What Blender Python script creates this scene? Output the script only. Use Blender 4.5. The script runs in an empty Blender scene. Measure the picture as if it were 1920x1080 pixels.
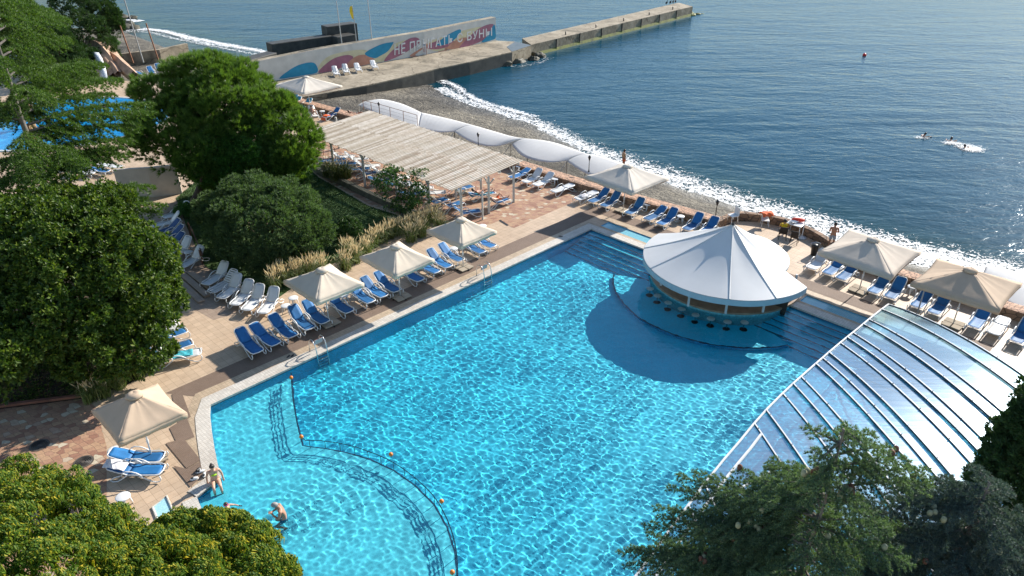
import bpy, bmesh, math, random
import numpy as np
from mathutils import Vector, Matrix, noise as mnoise
random.seed(7); RNG = np.random.default_rng(7)
SC = bpy.context.scene
COL = bpy.data.collections.new("resort"); SC.collection.children.link(COL)
PI = math.pi; R = math.radians
# ---------------------------------------------------------------- survey of the photograph
F = 1391.0; PITCH = R(29.28); CP, SP = math.cos(PITCH), math.sin(PITCH); H = 19.6
def G(u, v, z=0.0):
    """point of the place seen at photo pixel (u, v) lying at height z"""
    q = (v-540)/F; D = H-z
    zc = D/(SP+CP*q)
    return Vector(((u-960)/F*zc, zc*(CP-SP*q), z))
S2 = math.sqrt(.5)
OX, OY = 4.97, 42.55
def W(a, b, z=0.0):
    """pool grid: a runs along the long edge towards the camera, b along the beach edge"""
    return Vector((OX+(-a+b)*S2, OY+(-a-b)*S2, z))
def AB(p):
    dx, dy = p[0]-OX, p[1]-OY
    return (-(dx+dy)*S2, (dx-dy)*S2)
ANG_A = math.atan2(-S2, -S2); ANG_B = math.atan2(-S2, S2)
# ---------------------------------------------------------------- materials
def srgb(r, g, b):
    f = lambda c: (c/12.92 if c <= .04045 else ((c+.055)/1.055)**2.4)
    return (f(r/255), f(g/255), f(b/255), 1)
MATS = {}
class NT:
    def __init__(s, name):
        m = bpy.data.materials.new(name); m.use_nodes = True
        s.m = m; s.n = m.node_tree.nodes; s.l = m.node_tree.links; s.n.clear()
        s.out = s.n.new('ShaderNodeOutputMaterial')
    def add(s, t, **kw):
        n = s.n.new(t)
        for k, v in kw.items():
            if k == 'inp':
                for a, b in v.items(): s.set(n, a, b)
            else: setattr(n, k, v)
        return n
    def set(s, n, key, v):
        i = n.inputs[key]
        if isinstance(v, bpy.types.NodeSocket): s.l.new(v, i)
        elif isinstance(v, bpy.types.Node): s.l.new(v.outputs[0], i)
        else: i.default_value = v
    def math(s, op, a, b=None, c=None):
        n = s.add('ShaderNodeMath', operation=op)
        s.set(n, 0, a)
        if b is not None: s.set(n, 1, b)
        if c is not None: s.set(n, 2, c)
        return n.outputs[0]
    def mix(s, f, a, b):
        n = s.add('ShaderNodeMix', data_type='RGBA')
        s.set(n, 0, f); s.set(n, 6, a); s.set(n, 7, b)
        return n.outputs[2]
    def ramp(s, f, stops, interp='LINEAR'):
        n = s.add('ShaderNodeValToRGB'); s.set(n, 0, f)
        cr = n.color_ramp; cr.interpolation = interp
        while len(cr.elements) < len(stops): cr.elements.new(.5)
        for e, (p, c) in zip(cr.elements, stops):
            e.position = p; e.color = c if len(c) == 4 else (*c, 1)
        return n.outputs[0]
    def coord(s, scale=1.0, rot=0.0, kind='Object', loc=(0,0,0)):
        tc = s.add('ShaderNodeTexCoord'); mp = s.add('ShaderNodeMapping')
        s.l.new(tc.outputs[kind], mp.inputs[0])
        mp.inputs['Scale'].default_value = scale if isinstance(scale, tuple) else (scale,)*3
        mp.inputs['Rotation'].default_value = (0, 0, rot); mp.inputs['Location'].default_value = loc
        return mp.outputs[0]
    def noise(s, vec, scale, detail=3, rough=.55, dist=0.0):
        n = s.add('ShaderNodeTexNoise'); s.l.new(vec, n.inputs['Vector'])
        n.inputs['Scale'].default_value = scale; n.inputs['Detail'].default_value = detail
        n.inputs['Roughness'].default_value = rough; n.inputs['Distortion'].default_value = dist
        return n.outputs[0]
    def bump(s, h, strength=.3, dist=.02, normal=None):
        n = s.add('ShaderNodeBump'); s.set(n, 'Height', h)
        n.inputs['Strength'].default_value = strength; n.inputs['Distance'].default_value = dist
        if normal is not None: s.set(n, 'Normal', normal)
        return n.outputs[0]
    def bsdf(s, color, rough=.6, **kw):
        n = s.add('ShaderNodeBsdfPrincipled'); s.set(n, 'Base Color', color); s.set(n, 'Roughness', rough)
        for k, v in kw.items(): s.set(n, k.replace('_', ' '), v)
        return n
    def done(s, sh):
        s.l.new(sh.outputs[0] if isinstance(sh, bpy.types.Node) else sh, s.out.inputs[0]); return s.m
def mat(name, col, rough=.6, var=.12, scale=3.0, bump=0.0, bscale=30.0, metal=0.0, spec=.5, trans=0.0):
    """painted / plastic / stone surface with a little uneven wear"""
    if name in MATS: return MATS[name]
    t = NT(name); v = t.coord(1.0)
    n1 = t.noise(v, scale, 4)
    lo = tuple(c*(1-var) for c in col[:3])+(1,); hi = tuple(min(1, c*(1+var)) for c in col[:3])+(1,)
    c = t.ramp(n1, [(.3, lo), (.7, hi)])
    b = t.bsdf(c, rough, Metallic=metal)
    b.inputs['Specular IOR Level'].default_value = spec
    if bump: t.set(b, 'Normal', t.bump(t.noise(v, bscale, 3), bump, .01))
    if trans:
        tr = t.add('ShaderNodeBsdfTranslucent'); t.set(tr, 'Color', c)
        mx = t.add('ShaderNodeMixShader'); mx.inputs[0].default_value = trans
        t.l.new(b.outputs[0], mx.inputs[1]); t.l.new(tr.outputs[0], mx.inputs[2])
        MATS[name] = t.done(mx); return t.m
    MATS[name] = t.done(b); return t.m
# ---------------------------------------------------------------- meshes
class MB:
    def __init__(s): s.v = []; s.f = []; s.mi = []; s.cur = 0
    def vert(s, p): s.v.append((p[0], p[1], p[2])); return len(s.v)-1
    def face(s, *ids): s.f.append(tuple(ids)); s.mi.append(s.cur)
    def box(s, c, size, M=None, taper=1.0):
        hx, hy, hz = size[0]/2, size[1]/2, size[2]/2; ids = []
        for z, k in ((-hz, 1), (hz, taper)):
            for x, y in ((-hx, -hy), (hx, -hy), (hx, hy), (-hx, hy)):
                p = Vector((x*k, y*k, z))
                if M is not None: p = M @ p
                ids.append(s.vert(Vector(c)+p))
        a = ids
        for q in ((3, 2, 1, 0), (4, 5, 6, 7), (0, 1, 5, 4), (1, 2, 6, 5), (2, 3, 7, 6), (3, 0, 4, 7)): s.face(*[a[i] for i in q])
        return s
    def bar(s, p, q, w, h, up=(0, 0, 1)):
        p, q = Vector(p), Vector(q); d = q-p; L = d.length
        x = d.normalized(); y = Vector(up).cross(x)
        if y.length < 1e-4: y = Vector((0, 1, 0)).cross(x)
        y.normalize(); z = x.cross(y)
        M = Matrix((x, y, z)).transposed()
        return s.box((p+q)/2, (L, w, h), M)
    def ring(s, c, x, y, r, n, r2=None):
        r2 = r if r2 is None else r2
        return [s.vert(c + x*(r*math.cos(2*PI*i/n)) + y*(r2*math.sin(2*PI*i/n))) for i in range(n)]
    def tube(s, pts, rad, n=8, cap=True, closed=False, flat=1.0):
        pts = [Vector(p) for p in pts]; m = len(pts)
        rad = rad if isinstance(rad, (list, tuple)) else [rad]*m
        prev = None; rings = []
        for i, p in enumerate(pts):
            if closed: t = pts[(i+1) % m]-pts[i-1]
            else: t = pts[min(i+1, m-1)]-pts[max(i-1, 0)]
            t = t.normalized() if t.length > 1e-9 else Vector((0, 0, 1))
            if prev is None:
                r0 = Vector((0, 0, 1)) if abs(t.z) < .9 else Vector((1, 0, 0))
                x = t.cross(r0).normalized()
            else:
                x = prev - t*prev.dot(t); x = x.normalized() if x.length > 1e-6 else t.orthogonal().normalized()
            prev = x; y = t.cross(x)
            rings.append(s.ring(p, x, y, rad[i], n, rad[i]*flat))
        for i in range(m if closed else m-1):
            a, b = rings[i], rings[(i+1) % m]
            for k in range(n): s.face(a[k], a[(k+1) % n], b[(k+1) % n], b[k])
        if cap and not closed: s.face(*rings[0][::-1]); s.face(*rings[-1])
        return s
    def lathe(s, prof, c=(0, 0, 0), n=20, cap=True):
        c = Vector(c); rings = []
        for r, z in prof: rings.append(s.ring(c+Vector((0, 0, z)), Vector((1, 0, 0)), Vector((0, 1, 0)), max(r, 1e-4), n))
        for a, b in zip(rings, rings[1:]):
            for k in range(n): s.face(a[k], a[(k+1) % n], b[(k+1) % n], b[k])
        if cap: s.face(*rings[0][::-1]); s.face(*rings[-1])
        return s
    def poly(s, pts): s.face(*[s.vert(p) for p in pts]); return s
    def slab(s, pts, z0, z1):
        n = len(pts)
        lo = [s.vert((p[0], p[1], z0)) for p in pts]; hi = [s.vert((p[0], p[1], z1)) for p in pts]
        area = sum(pts[i][0]*pts[(i+1) % n][1]-pts[(i+1) % n][0]*pts[i][1] for i in range(n))
        if area < 0: lo.reverse(); hi.reverse()
        s.face(*lo[::-1]); s.face(*hi)
        for i in range(n): s.face(lo[i], lo[(i+1) % n], hi[(i+1) % n], hi[i])
        return s
    def grid(s, rows, flip=False):
        ids = [[s.vert(p) for p in r] for r in rows]
        for i in range(len(ids)-1):
            for j in range(len(ids[0])-1):
                q = (ids[i][j], ids[i][j+1], ids[i+1][j+1], ids[i+1][j])
                s.face(*(q[::-1] if flip else q))
        return s
    def ball(s, c, r, n=10, m=6, M=None):
        c = Vector(c); r = r if isinstance(r, (tuple, list)) else (r, r, r)
        rings = []
        for j in range(m+1):
            th = PI*j/m
            row = []
            for i in range(n):
                p = Vector((r[0]*math.sin(th)*math.cos(2*PI*i/n), r[1]*math.sin(th)*math.sin(2*PI*i/n), -r[2]*math.cos(th)))
                if M is not None: p = M @ p
                row.append(s.vert(c+p))
            rings.append(row)
        for a, b in zip(rings, rings[1:]):
            for k in range(n): s.face(a[k], a[(k+1) % n], b[(k+1) % n], b[k])
        return s
    def build(s, name, mats, parent=None, smooth=False, loc=None, rotz=0.0, bevel=0.0, solid=0.0, subd=0):
        me = bpy.data.meshes.new(name); me.from_pydata(s.v, [], s.f); me.update()
        for m in (mats if isinstance(mats, (list, tuple)) else [mats]): me.materials.append(m)
        if any(s.mi): me.polygons.foreach_set('material_index', s.mi)
        if smooth: me.shade_smooth() if hasattr(me, 'shade_smooth') else me.polygons.foreach_set('use_smooth', [True]*len(me.polygons))
        o = bpy.data.objects.new(name, me); COL.objects.link(o)
        if parent is not None: o.parent = parent
        if loc is not None: o.location = loc
        o.rotation_euler[2] = rotz
        if solid:
            md = o.modifiers.new('t', 'SOLIDIFY'); md.thickness = solid; md.offset = 0
        if bevel:
            md = o.modifiers.new('b', 'BEVEL'); md.width = bevel; md.segments = 2; md.limit_method = 'ANGLE'
        if subd:
            md = o.modifiers.new('s', 'SUBSURF'); md.levels = subd; md.render_levels = subd
        return o
def np_mesh(name, V, Fq, mats, parent=None, smooth=False, mi=None):
    """V (n,3), Fq (m,k) arrays -> one mesh, fast"""
    me = bpy.data.meshes.new(name); V = np.asarray(V, np.float32); Fq = np.asarray(Fq, np.int32)
    k = Fq.shape[1]
    me.vertices.add(len(V)); me.vertices.foreach_set('co', V.ravel())
    me.loops.add(Fq.size); me.loops.foreach_set('vertex_index', Fq.ravel())
    me.polygons.add(len(Fq)); me.polygons.foreach_set('loop_start', np.arange(0, Fq.size, k, dtype=np.int32))
    me.polygons.foreach_set('use_smooth', np.full(len(Fq), smooth))
    for m in (mats if isinstance(mats, (list, tuple)) else [mats]): me.materials.append(m)
    if mi is not None: me.polygons.foreach_set('material_index', np.asarray(mi, np.int32))
    me.update(calc_edges=True)
    o = bpy.data.objects.new(name, me); COL.objects.link(o)
    if parent is not None: o.parent = parent
    return o
def tag(o, label=None, cat=None, group=None, kind=None):
    if label: o['label'] = label
    if cat: o['category'] = cat
    if group: o['group'] = group
    if kind: o['kind'] = kind
    return o
def thing(name, label, cat, loc=(0, 0, 0), rotz=0.0, group=None):
    o = bpy.data.objects.new(name, None); COL.objects.link(o); o.empty_display_size = .2
    o.location = loc; o.rotation_euler[2] = rotz
    return tag(o, label, cat, group)
def dup(root, loc, rotz, label, group=None):
    r = root.copy(); COL.objects.link(r); r.location = loc; r.rotation_euler[2] = rotz; r['label'] = label
    if group: r['group'] = group
    for ch in list(root.children):
        c = ch.copy(); COL.objects.link(c); c.parent = r
        for g in list(ch.children):
            d = g.copy(); COL.objects.link(d); d.parent = c
    return r
def clip(poly, hole_edges=None): return poly
# ---------------------------------------------------------------- camera, sky, sun
cam_d = bpy.data.cameras.new('camera'); cam = bpy.data.objects.new('camera', cam_d); COL.objects.link(cam)
cam.location = (0, 0, H); cam.rotation_euler = (PI/2-PITCH, 0, 0)
cam_d.sensor_width = 36; cam_d.lens = F/1920*36; cam_d.clip_end = 9000; cam_d.clip_start = .1
SC.camera = cam
SUN_AZ = math.atan2(.70, .72)      # direction to the sun in plan (x right, y away)
SUN_EL = R(28.3)
sun_dir = Vector((math.cos(SUN_AZ)*math.cos(SUN_EL), math.sin(SUN_AZ)*math.cos(SUN_EL), math.sin(SUN_EL)))
wd = bpy.data.worlds.new('World'); SC.world = wd; wd.use_nodes = True
wn = wd.node_tree.nodes; wn.clear()
sky = wn.new('ShaderNodeTexSky'); sky.sky_type = 'NISHITA'; sky.sun_disc = False
sky.sun_elevation = SUN_EL; sky.sun_rotation = PI/2-SUN_AZ
sky.air_density = 1.0; sky.dust_density = .2; sky.ozone_density = 1.6
bg = wn.new('ShaderNodeBackground'); bg.inputs[1].default_value = .108
wo = wn.new('ShaderNodeOutputWorld'); wd.node_tree.links.new(sky.outputs[0], bg.inputs[0]); wd.node_tree.links.new(bg.outputs[0], wo.inputs[0])
sl = bpy.data.lights.new('sun', 'SUN'); sl.energy = 4.9; sl.angle = R(.53); sl.color = (1, .945, .87)
so = bpy.data.objects.new('sun', sl); COL.objects.link(so); so.rotation_euler = sun_dir.to_track_quat('Z', 'Y').to_euler()
so.location = (30, 30, 40)
SC.view_settings.view_transform = 'Standard'; SC.view_settings.look = 'None'; SC.view_settings.gamma = 1; SC.view_settings.exposure = 0.82
SC.render.engine = 'CYCLES'
cy = SC.cycles; cy.max_bounces = 8; cy.transparent_max_bounces = 12; cy.diffuse_bounces = 3; cy.glossy_bounces = 3; cy.transmission_bounces = 5
cy.caustics_reflective = False; cy.caustics_refractive = False; cy.sample_clamp_indirect = 6; cy.use_denoising = True
sl.cycles.is_caustics_light = True
from mathutils.geometry import tessellate_polygon
def region(name, outer, z, m, holes=(), label=None, cat=None, kind='structure', parent=None):
    polys = [[Vector((p[0], p[1], z)) for p in outer]]+[[Vector((p[0], p[1], z)) for p in h] for h in holes]
    pts = [p for q in polys for p in q]; b = MB()
    for p in pts: b.vert(p)
    for t in tessellate_polygon(polys):
        a, c, d = [pts[i] for i in t]
        if (c-a).cross(d-a).z < 0: t = t[::-1]
        b.face(*t)
    o = b.build(name, m, parent)
    if parent is None: tag(o, label, cat, kind=kind)
    return o
def px(lst, z=0.0): return [G(u, v, z) for u, v in lst]
# ---- ground materials
def tile_mat(name, base, size, joint, var=.1, rot=PI/4, aspect=1.0, offset=.0, jw=.018, rough=.55, joint_bump=.4, patches=()):
    t = NT(name); v = t.coord(1.0, rot)
    br = t.add('ShaderNodeTexBrick'); t.l.new(v, br.inputs['Vector'])
    br.offset = offset; br.inputs['Scale'].default_value = 1; br.inputs['Brick Width'].default_value = size*aspect
    br.inputs['Row Height'].default_value = size; br.inputs['Mortar Size'].default_value = jw*size; br.inputs['Mortar Smooth'].default_value = .2
    lo = tuple(c*(1-var) for c in base)+(1,); hi = tuple(min(1, c*(1+var)) for c in base)+(1,)
    br.inputs['Color1'].default_value = lo; br.inputs['Color2'].default_value = hi; br.inputs['Mortar'].default_value = (*joint, 1)
    big = t.ramp(t.noise(t.coord(1.0), .35, 5, .6), [(.3, (.82, .80, .78)), (.62, (1, 1, 1))])
    st = t.ramp(t.noise(t.coord(1.0), 2.3, 6, .7), [(.36, (.80, .76, .72)), (.52, (1, 1, 1))])
    m1 = t.add('ShaderNodeMix', data_type='RGBA', blend_type='MULTIPLY', inp={0: 1.0, 6: br.outputs[0], 7: big})
    m2 = t.add('ShaderNodeMix', data_type='RGBA', blend_type='MULTIPLY', inp={0: .45, 6: m1.outputs[2], 7: st})
    b = t.bsdf(m2.outputs[2], rough)
    h = t.math('SUBTRACT', t.math('MULTIPLY', t.noise(v, 60, 2), .15), br.outputs[1])
    t.set(b, 'Normal', t.bump(h, joint_bump, .006))
    return t.done(b)
M_DECK = tile_mat('beige deck tiles', (.57, .425, .29), .34, (.30, .215, .14), .07)
M_COPE = tile_mat('pale coping tiles', (.62, .575, .50), .12, (.42, .37, .30), .10, jw=.06)
M_COPE2 = tile_mat('beige mosaic border', (.50, .385, .26), .15, (.34, .25, .16), .12, jw=.05)
M_STRIP = tile_mat('brown ribbed matting', (.235, .165, .118), .05, (.17, .115, .08), .10, jw=.16, rough=.75)
M_WALK = tile_mat('dull walkway tiles', (.36, .27, .20), .34, (.20, .14, .10), .08)
def paver_mat():
    t = NT('pink irregular pavers'); v = t.coord((1.0, 1.35, 1.0), PI/4)
    vo = t.add('ShaderNodeTexVoronoi', voronoi_dimensions='2D'); t.l.new(v, vo.inputs['Vector']); vo.inputs['Scale'].default_value = 3.3; vo.inputs['Randomness'].default_value = .55
    ve = t.add('ShaderNodeTexVoronoi', voronoi_dimensions='2D', feature='DISTANCE_TO_EDGE'); t.l.new(v, ve.inputs['Vector']); ve.inputs['Scale'].default_value = 3.3; ve.inputs['Randomness'].default_value = .55
    sx = t.add('ShaderNodeSeparateColor'); t.l.new(vo.outputs['Color'], sx.inputs[0])
    c = t.ramp(sx.outputs[0], [(0, (.30, .15, .10)), (.3, (.42, .24, .15)), (.6, (.47, .30, .18)), (.86, (.40, .22, .15)), (.93, (.56, .49, .36)), (1, (.58, .50, .37))])
    n = t.ramp(t.noise(v, 9, 5, .7), [(.3, (.7, .68, .66)), (.65, (1.05, 1.03, 1.0))])
    m1 = t.add('ShaderNodeMix', data_type='RGBA', blend_type='MULTIPLY', inp={0: .9, 6: c, 7: n})
    e = t.ramp(ve.outputs[0], [(.0, (0, 0, 0)), (.045, (1, 1, 1))])
    m = t.mix(e, (.15, .10, .07, 1), m1.outputs[2])
    b = t.bsdf(m, .8); t.set(b, 'Normal', t.bump(e, .5, .012)); return t.done(b)
M_PAVE = paver_mat()
def soil_mat(name, c1, c2, c3, sc=3.0):
    t = NT(name); v = t.coord(1.0)
    c = t.ramp(t.noise(v, sc, 8, .65), [(.3, c1), (.5, c2), (.7, c3)])
    b = t.bsdf(c, .95); t.set(b, 'Normal', t.bump(t.noise(v, 25, 6, .7), .6, .03)); return t.done(b)
M_SOIL = soil_mat('garden soil', (.020, .014, .009), (.045, .03, .018), (.10, .065, .03))
M_LAWN = soil_mat('lawn turf', (.025, .055, .012), (.05, .105, .022), (.10, .15, .04), 1.6)
def pebble_mat():
    t = NT('grey pebble beach'); v = t.coord(1.0)
    big = t.noise(v, .22, 5, .6, 1.0); mid = t.noise(v, 1.7, 6, .65)
    c = t.ramp(big, [(.36, (.055, .047, .034)), (.5, (.135, .117, .086)), (.66, (.20, .175, .130))])
    sp = t.add('ShaderNodeTexVoronoi'); t.l.new(v, sp.inputs['Vector']); sp.inputs['Scale'].default_value = 9
    pc = t.add('ShaderNodeSeparateColor'); t.l.new(sp.outputs['Color'], pc.inputs[0])
    p = t.ramp(pc.outputs[0], [(0, (.45, .45, .45)), (.8, (1.05, 1.05, 1.05)), (1, (1.9, 1.85, 1.8))])
    m1 = t.add('ShaderNodeMix', data_type='RGBA', blend_type='MULTIPLY', inp={0: .95, 6: c, 7: p})
    # the wave-washed band is darker: driven by height above the sea
    geo = t.add('ShaderNodeNewGeometry'); sp2 = t.add('ShaderNodeSeparateXYZ'); t.l.new(geo.outputs['Position'], sp2.inputs[0])
    wet = t.ramp(t.math('ADD', sp2.outputs[2], t.math('MULTIPLY', mid, .25)), [(0, (0, 0, 0)), (1, (1, 1, 1))])
    mr = t.add('ShaderNodeMapRange'); t.set(mr, 0, t.math('ADD', sp2.outputs[2], t.math('MULTIPLY', mid, .3))); mr.inputs[1].default_value = -2.42; mr.inputs[2].default_value = -2.1
    m2 = t.mix(mr.outputs[0], (.055, .048, .036, 1), m1.outputs[2])
    r = t.math('ADD', t.math('MULTIPLY', mr.outputs[0], .45), .42)
    b = t.bsdf(m2, r); h = t.math('ADD', t.math('MULTIPLY', sp.outputs[0], .6), t.math('MULTIPLY', t.noise(v, 1.1, 4, .6, 1.5), 5.0))
    t.set(b, 'Normal', t.bump(h, .8, .09)); return t.done(b)
M_PEB = pebble_mat()
def stone_mat(name, base, sc, joint=(.10, .07, .05), bump=.8, rot=PI/4, var=.3, zs=1.6):
    t = NT(name); v = t.coord((1, 1, zs), rot)
    vo = t.add('ShaderNodeTexVoronoi'); t.l.new(v, vo.inputs['Vector']); vo.inputs['Scale'].default_value = sc; vo.inputs['Randomness'].default_value = .7
    ve = t.add('ShaderNodeTexVoronoi', feature='DISTANCE_TO_EDGE'); t.l.new(v, ve.inputs['Vector']); ve.inputs['Scale'].default_value = sc; ve.inputs['Randomness'].default_value = .7
    sx = t.add('ShaderNodeSeparateColor'); t.l.new(vo.outputs['Color'], sx.inputs[0])
    c = t.ramp(sx.outputs[1], [(0, tuple(x*(1-var) for x in base)), (1, tuple(x*(1+var) for x in base))])
    e = t.ramp(ve.outputs[0], [(.0, (0, 0, 0)), (.09, (1, 1, 1))])
    b = t.bsdf(t.mix(e, (*joint, 1), c), .85); t.set(b, 'Normal', t.bump(e, bump, .04)); return t.done(b)
M_COBBLE = stone_mat('red brown cobbles', (.40, .235, .15), 4.6, var=.4)
M_WALLST = stone_mat('brown block stone', (.27, .165, .10), 2.2)
# ---- pool outline
near_pts = [G(394, 760), G(393, 778), G(396, 806), G(401, 838), G(407, 868), G(415, 897), G(369, 932), G(383, 966), G(425, 1010)]
PB = 25.5
pool = [W(0, 0), W(12, 0)] + near_pts + [W(32.5, 4.5), W(37, 8.5), W(41, 14), W(41, PB), W(0, PB)]
bathA = [W(-.82, .12), W(-1.62, .12), W(-1.62, 5.25), W(-.82, 5.25)]
bathB = [W(-.82, 13.5), W(-1.62, 13.5), W(-1.62, 19.6), W(-.82, 19.6)]
bathC = [G(286, 951), G(312, 930), G(330, 970), G(305, 1000)]
KC = (-.35, 9.3)                                # centre of the round bar on the pool grid
def arc(c, r, t0, t1, n, r2=None):
    r2 = r2 or r
    return [W(c[0]+r*math.cos(t0+(t1-t0)*i/n), c[1]+r2*math.sin(t0+(t1-t0)*i/n)) for i in range(n+1)]
# ---- wall line towards the beach (a as a function of b)
WL = [(-46, -.9), (-30, -2.4), (-18, -3.5), (-11, -4.0), (-5, -4.35), (0, -4.8), (5.7, -5.5)]
WB = [(5.7, -5.5), (5.8, -7.5), (6.9, -8.4), (8.4, -8.85), (9.9, -8.6), (11.2, -8.1), (12.6, -7.2), (13.6, -6.3)]
WR = [(13.6, -6.3), (18, -6.45), (24, -6.6), (34, -6.9), (60, -7.6)]
def wall_a(b):
    P = WL+[(13.6, -6.3)]+WR[1:]
    for (b0, a0), (b1, a1) in zip(P, P[1:]):
        if b <= b1: return a0+(a1-a0)*(b-b0)/(b1-b0)
    return P[-1][1]
edge = [W(a, b) for b, a in WL+WB[1:]+WR[1:]]
ground_outer = edge + [Vector((75, -30, 0)), Vector((-90, -30, 0)), Vector((-90, 70, 0)), Vector((-52, 84, 0))]
region('ground', ground_outer, 0.0, M_DECK, holes=[pool, bathA, bathB])
region('garden_bed', px([(-260, 775), (0, 768), (160, 748), (235, 724), (296, 690), (300, 600), (262, 500), (235, 425), (-260, 400)]), .03, M_SOIL)
region('paving', px([(-300, 774), (0, 767), (160, 747), (186, 771), (190, 800), (200, 838), (200, 937), (242, 966), (230, 1150), (-400, 1150)]), .004, M_PAVE)
region('terrace_paving', px([(560, 245), (575, 290), (598, 330), (690, 382), (790, 415), (870, 425), (921, 420), (935, 414), (963, 428), (1068, 382), (1098, 366)])+[W(-4.3, -5), W(-3.95, -11), W(-3.4, -18), W(-2.6, -27)], .004, M_PAVE)
region('lawn', px([(470, 315), (560, 300), (598, 333), (690, 386), (790, 419), (815, 408), (760, 430), (700, 462), (600, 505), (520, 560), (470, 545), (385, 500), (352, 430), (330, 372), (380, 330)]), .02, M_LAWN)
region('walkway', px([(255, 415), (340, 372), (385, 500), (500, 570), (400, 600), (330, 560), (280, 500)]), .004, M_WALK)
# ---- dark matting strip round the pool
def band(name, pts_in, pts_out, z, m):
    b = MB(); rows = [[Vector((p[0], p[1], z)) for p in pts_out], [Vector((p[0], p[1], z)) for p in pts_in]]
    b.grid(rows); o = b.build(name, m); return tag(o, kind='structure')
region('matting_strip', [W(-2.25, -2.15), W(-3.3, -2.15), W(-3.3, 22), W(-2.25, 22)], .008, M_STRIP)
region('matting_path', [W(-2.25, -2.15), W(-2.25, -1.02), W(25.2, -1.02), W(26.0, -2.15)], .008, M_STRIP)
for i, q in enumerate([[(322, 740), (341, 736), (358, 782), (335, 799)], [(318, 803), (350, 783), (365, 820), (332, 832)], [(311, 832), (345, 823), (377, 864), (350, 879)], [(325, 874), (350, 880), (377, 866), (381, 893), (357, 914)]]):
    region('matting_piece', px(q), .020+.004*i, M_STRIP)
region('drain_cover', px([(935, 414), (938, 412), (954, 422), (951, 424)]), .012, mat('black drain iron', (.02, .02, .02, 1), .5))
# ---- coping: raised pale rim and mosaic border
def offset_path(pts, d, closed=False):
    out = []; n = len(pts)
    for i, p in enumerate(pts):
        a = pts[i-1] if (i > 0 or closed) else pts[i]; c = pts[(i+1) % n] if (i < n-1 or closed) else pts[i]
        t = Vector((c[0]-a[0], c[1]-a[1])).normalized(); nrm = Vector((t.y, -t.x))
        k = 1.0
        if 0 < i < n-1 or closed:
            t1 = Vector((p[0]-a[0], p[1]-a[1])); t2 = Vector((c[0]-p[0], c[1]-p[1]))
            if t1.length > 1e-6 and t2.length > 1e-6: k = 1/max(.5, math.cos(t1.angle(t2)/2))
        out.append(Vector((p[0]+nrm.x*d*k, p[1]+nrm.y*d*k, 0)))
    return out
rim = [W(-0.0, 22), W(0, 13.3), W(0, 5.3), W(0, 0), W(6, 0), W(12, 0), W(18, 0)] + near_pts[:6]
def strip3(pts, d0, d1, z0, z1, name, m, zo=None):
    o0 = offset_path(pts, d0); o1 = offset_path(pts, d1); zo = z1 if zo is None else zo
    rows = [[Vector((p.x, p.y, z0)) for p in o0], [Vector((p.x, p.y, z1)) for p in o0], [Vector((p.x, p.y, zo)) for p in o1], [Vector((p.x, p.y, z0)) for p in o1]]
    return tag(MB().grid(rows).build(name, m), kind='structure')
side = -1
rim_d = lambda d: d*side
_t = offset_path(rim, 1.0)[1]; side = 1 if AB(_t)[0] < 0 else -1
strip3(rim, rim_d(-.012), rim_d(.56), -.06, .035, 'pool_coping', M_COPE)
strip3(rim, rim_d(.56), rim_d(.80), -.02, .016, 'coping_border', M_COPE2)
strip3(rim[3:], rim_d(.80), rim_d(1.02), -.02, .012, 'coping_border', M_COPE2)
rim2 = near_pts[5:9]+[W(33, 4.5)]
strip3([near_pts[5], near_pts[6]], rim_d(0), rim_d(.5), -.06, .03, 'pool_coping', M_COPE)
strip3(near_pts[6:9], rim_d(0), rim_d(.5), -.06, .032, 'pool_coping', M_COPE)
# ---- pool shell: walls and floors of mosaic
def mosaic(name, base, var=.25, size=.05, lump=.15):
    t = NT(name); v = t.coord(1.0, PI/4)
    vo = t.add('ShaderNodeTexVoronoi'); t.l.new(v, vo.inputs['Vector']); vo.inputs['Scale'].default_value = 1/size; vo.inputs['Randomness'].default_value = .15
    s = t.add('ShaderNodeSeparateColor'); t.l.new(vo.outputs['Color'], s.inputs[0])
    c = t.ramp(s.outputs[0], [(0, tuple(x*(1-var) for x in base)), (1, tuple(min(1, x*(1+var*.5)) for x in base))])
    n = t.ramp(t.noise(v, .5, 3), [(.3, (1-lump,)*3), (.7, (1, 1, 1))])
    m = t.add('ShaderNodeMix', data_type='RGBA', blend_type='MULTIPLY', inp={0: 1.0, 6: c, 7: n})
    return t.done(t.bsdf(m.outputs[2], .5))
M_POOL = mosaic('turquoise pool mosaic', (.03, .72, .99), .12)
M_POOLS = mosaic('pale shallow mosaic', (.10, .79, 1.0), .12)
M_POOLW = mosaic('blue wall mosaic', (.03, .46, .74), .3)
M_NOSE = mat('dark blue tile line', (.006, .06, .13, 1), .4)
def recv(o): o.cycles.is_caustics_receiver = True; return o
# shallow area boundary (the line of the sunken rail)
fence_px = [(546, 700), (548, 735), (553, 770), (566, 822), (600, 827), (650, 835), (695, 849), (737, 868), (778, 897), (812, 930), (837, 972), (853, 1020), (858, 1075), (850, 1140), (830, 1190)]
fence = px(fence_px, -.15)
DEEP, SHAL = -1.45, -.80
deep_poly = pool
recv(region('pool_floor', deep_poly, DEEP, M_POOL))
shal = [W(25-(25-AB(fence[0])[0]), 0)] + near_pts + [W(32.5, 4.5), W(37, 8.5)] + [Vector((p.x, p.y, 0)) for p in reversed(fence)]
so_ = region('shallow_floor', shal, SHAL, M_POOLS); recv(so_)
b = MB(); b.grid([[Vector((p.x, p.y, SHAL)) for p in fence], [Vector((p.x, p.y, DEEP)) for p in fence]]); recv(tag(b.build('shallow_step_face', M_POOLW), kind='structure'))
b = MB(); fo = offset_path(fence, .03); fi = offset_path(fence, -.03)
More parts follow.
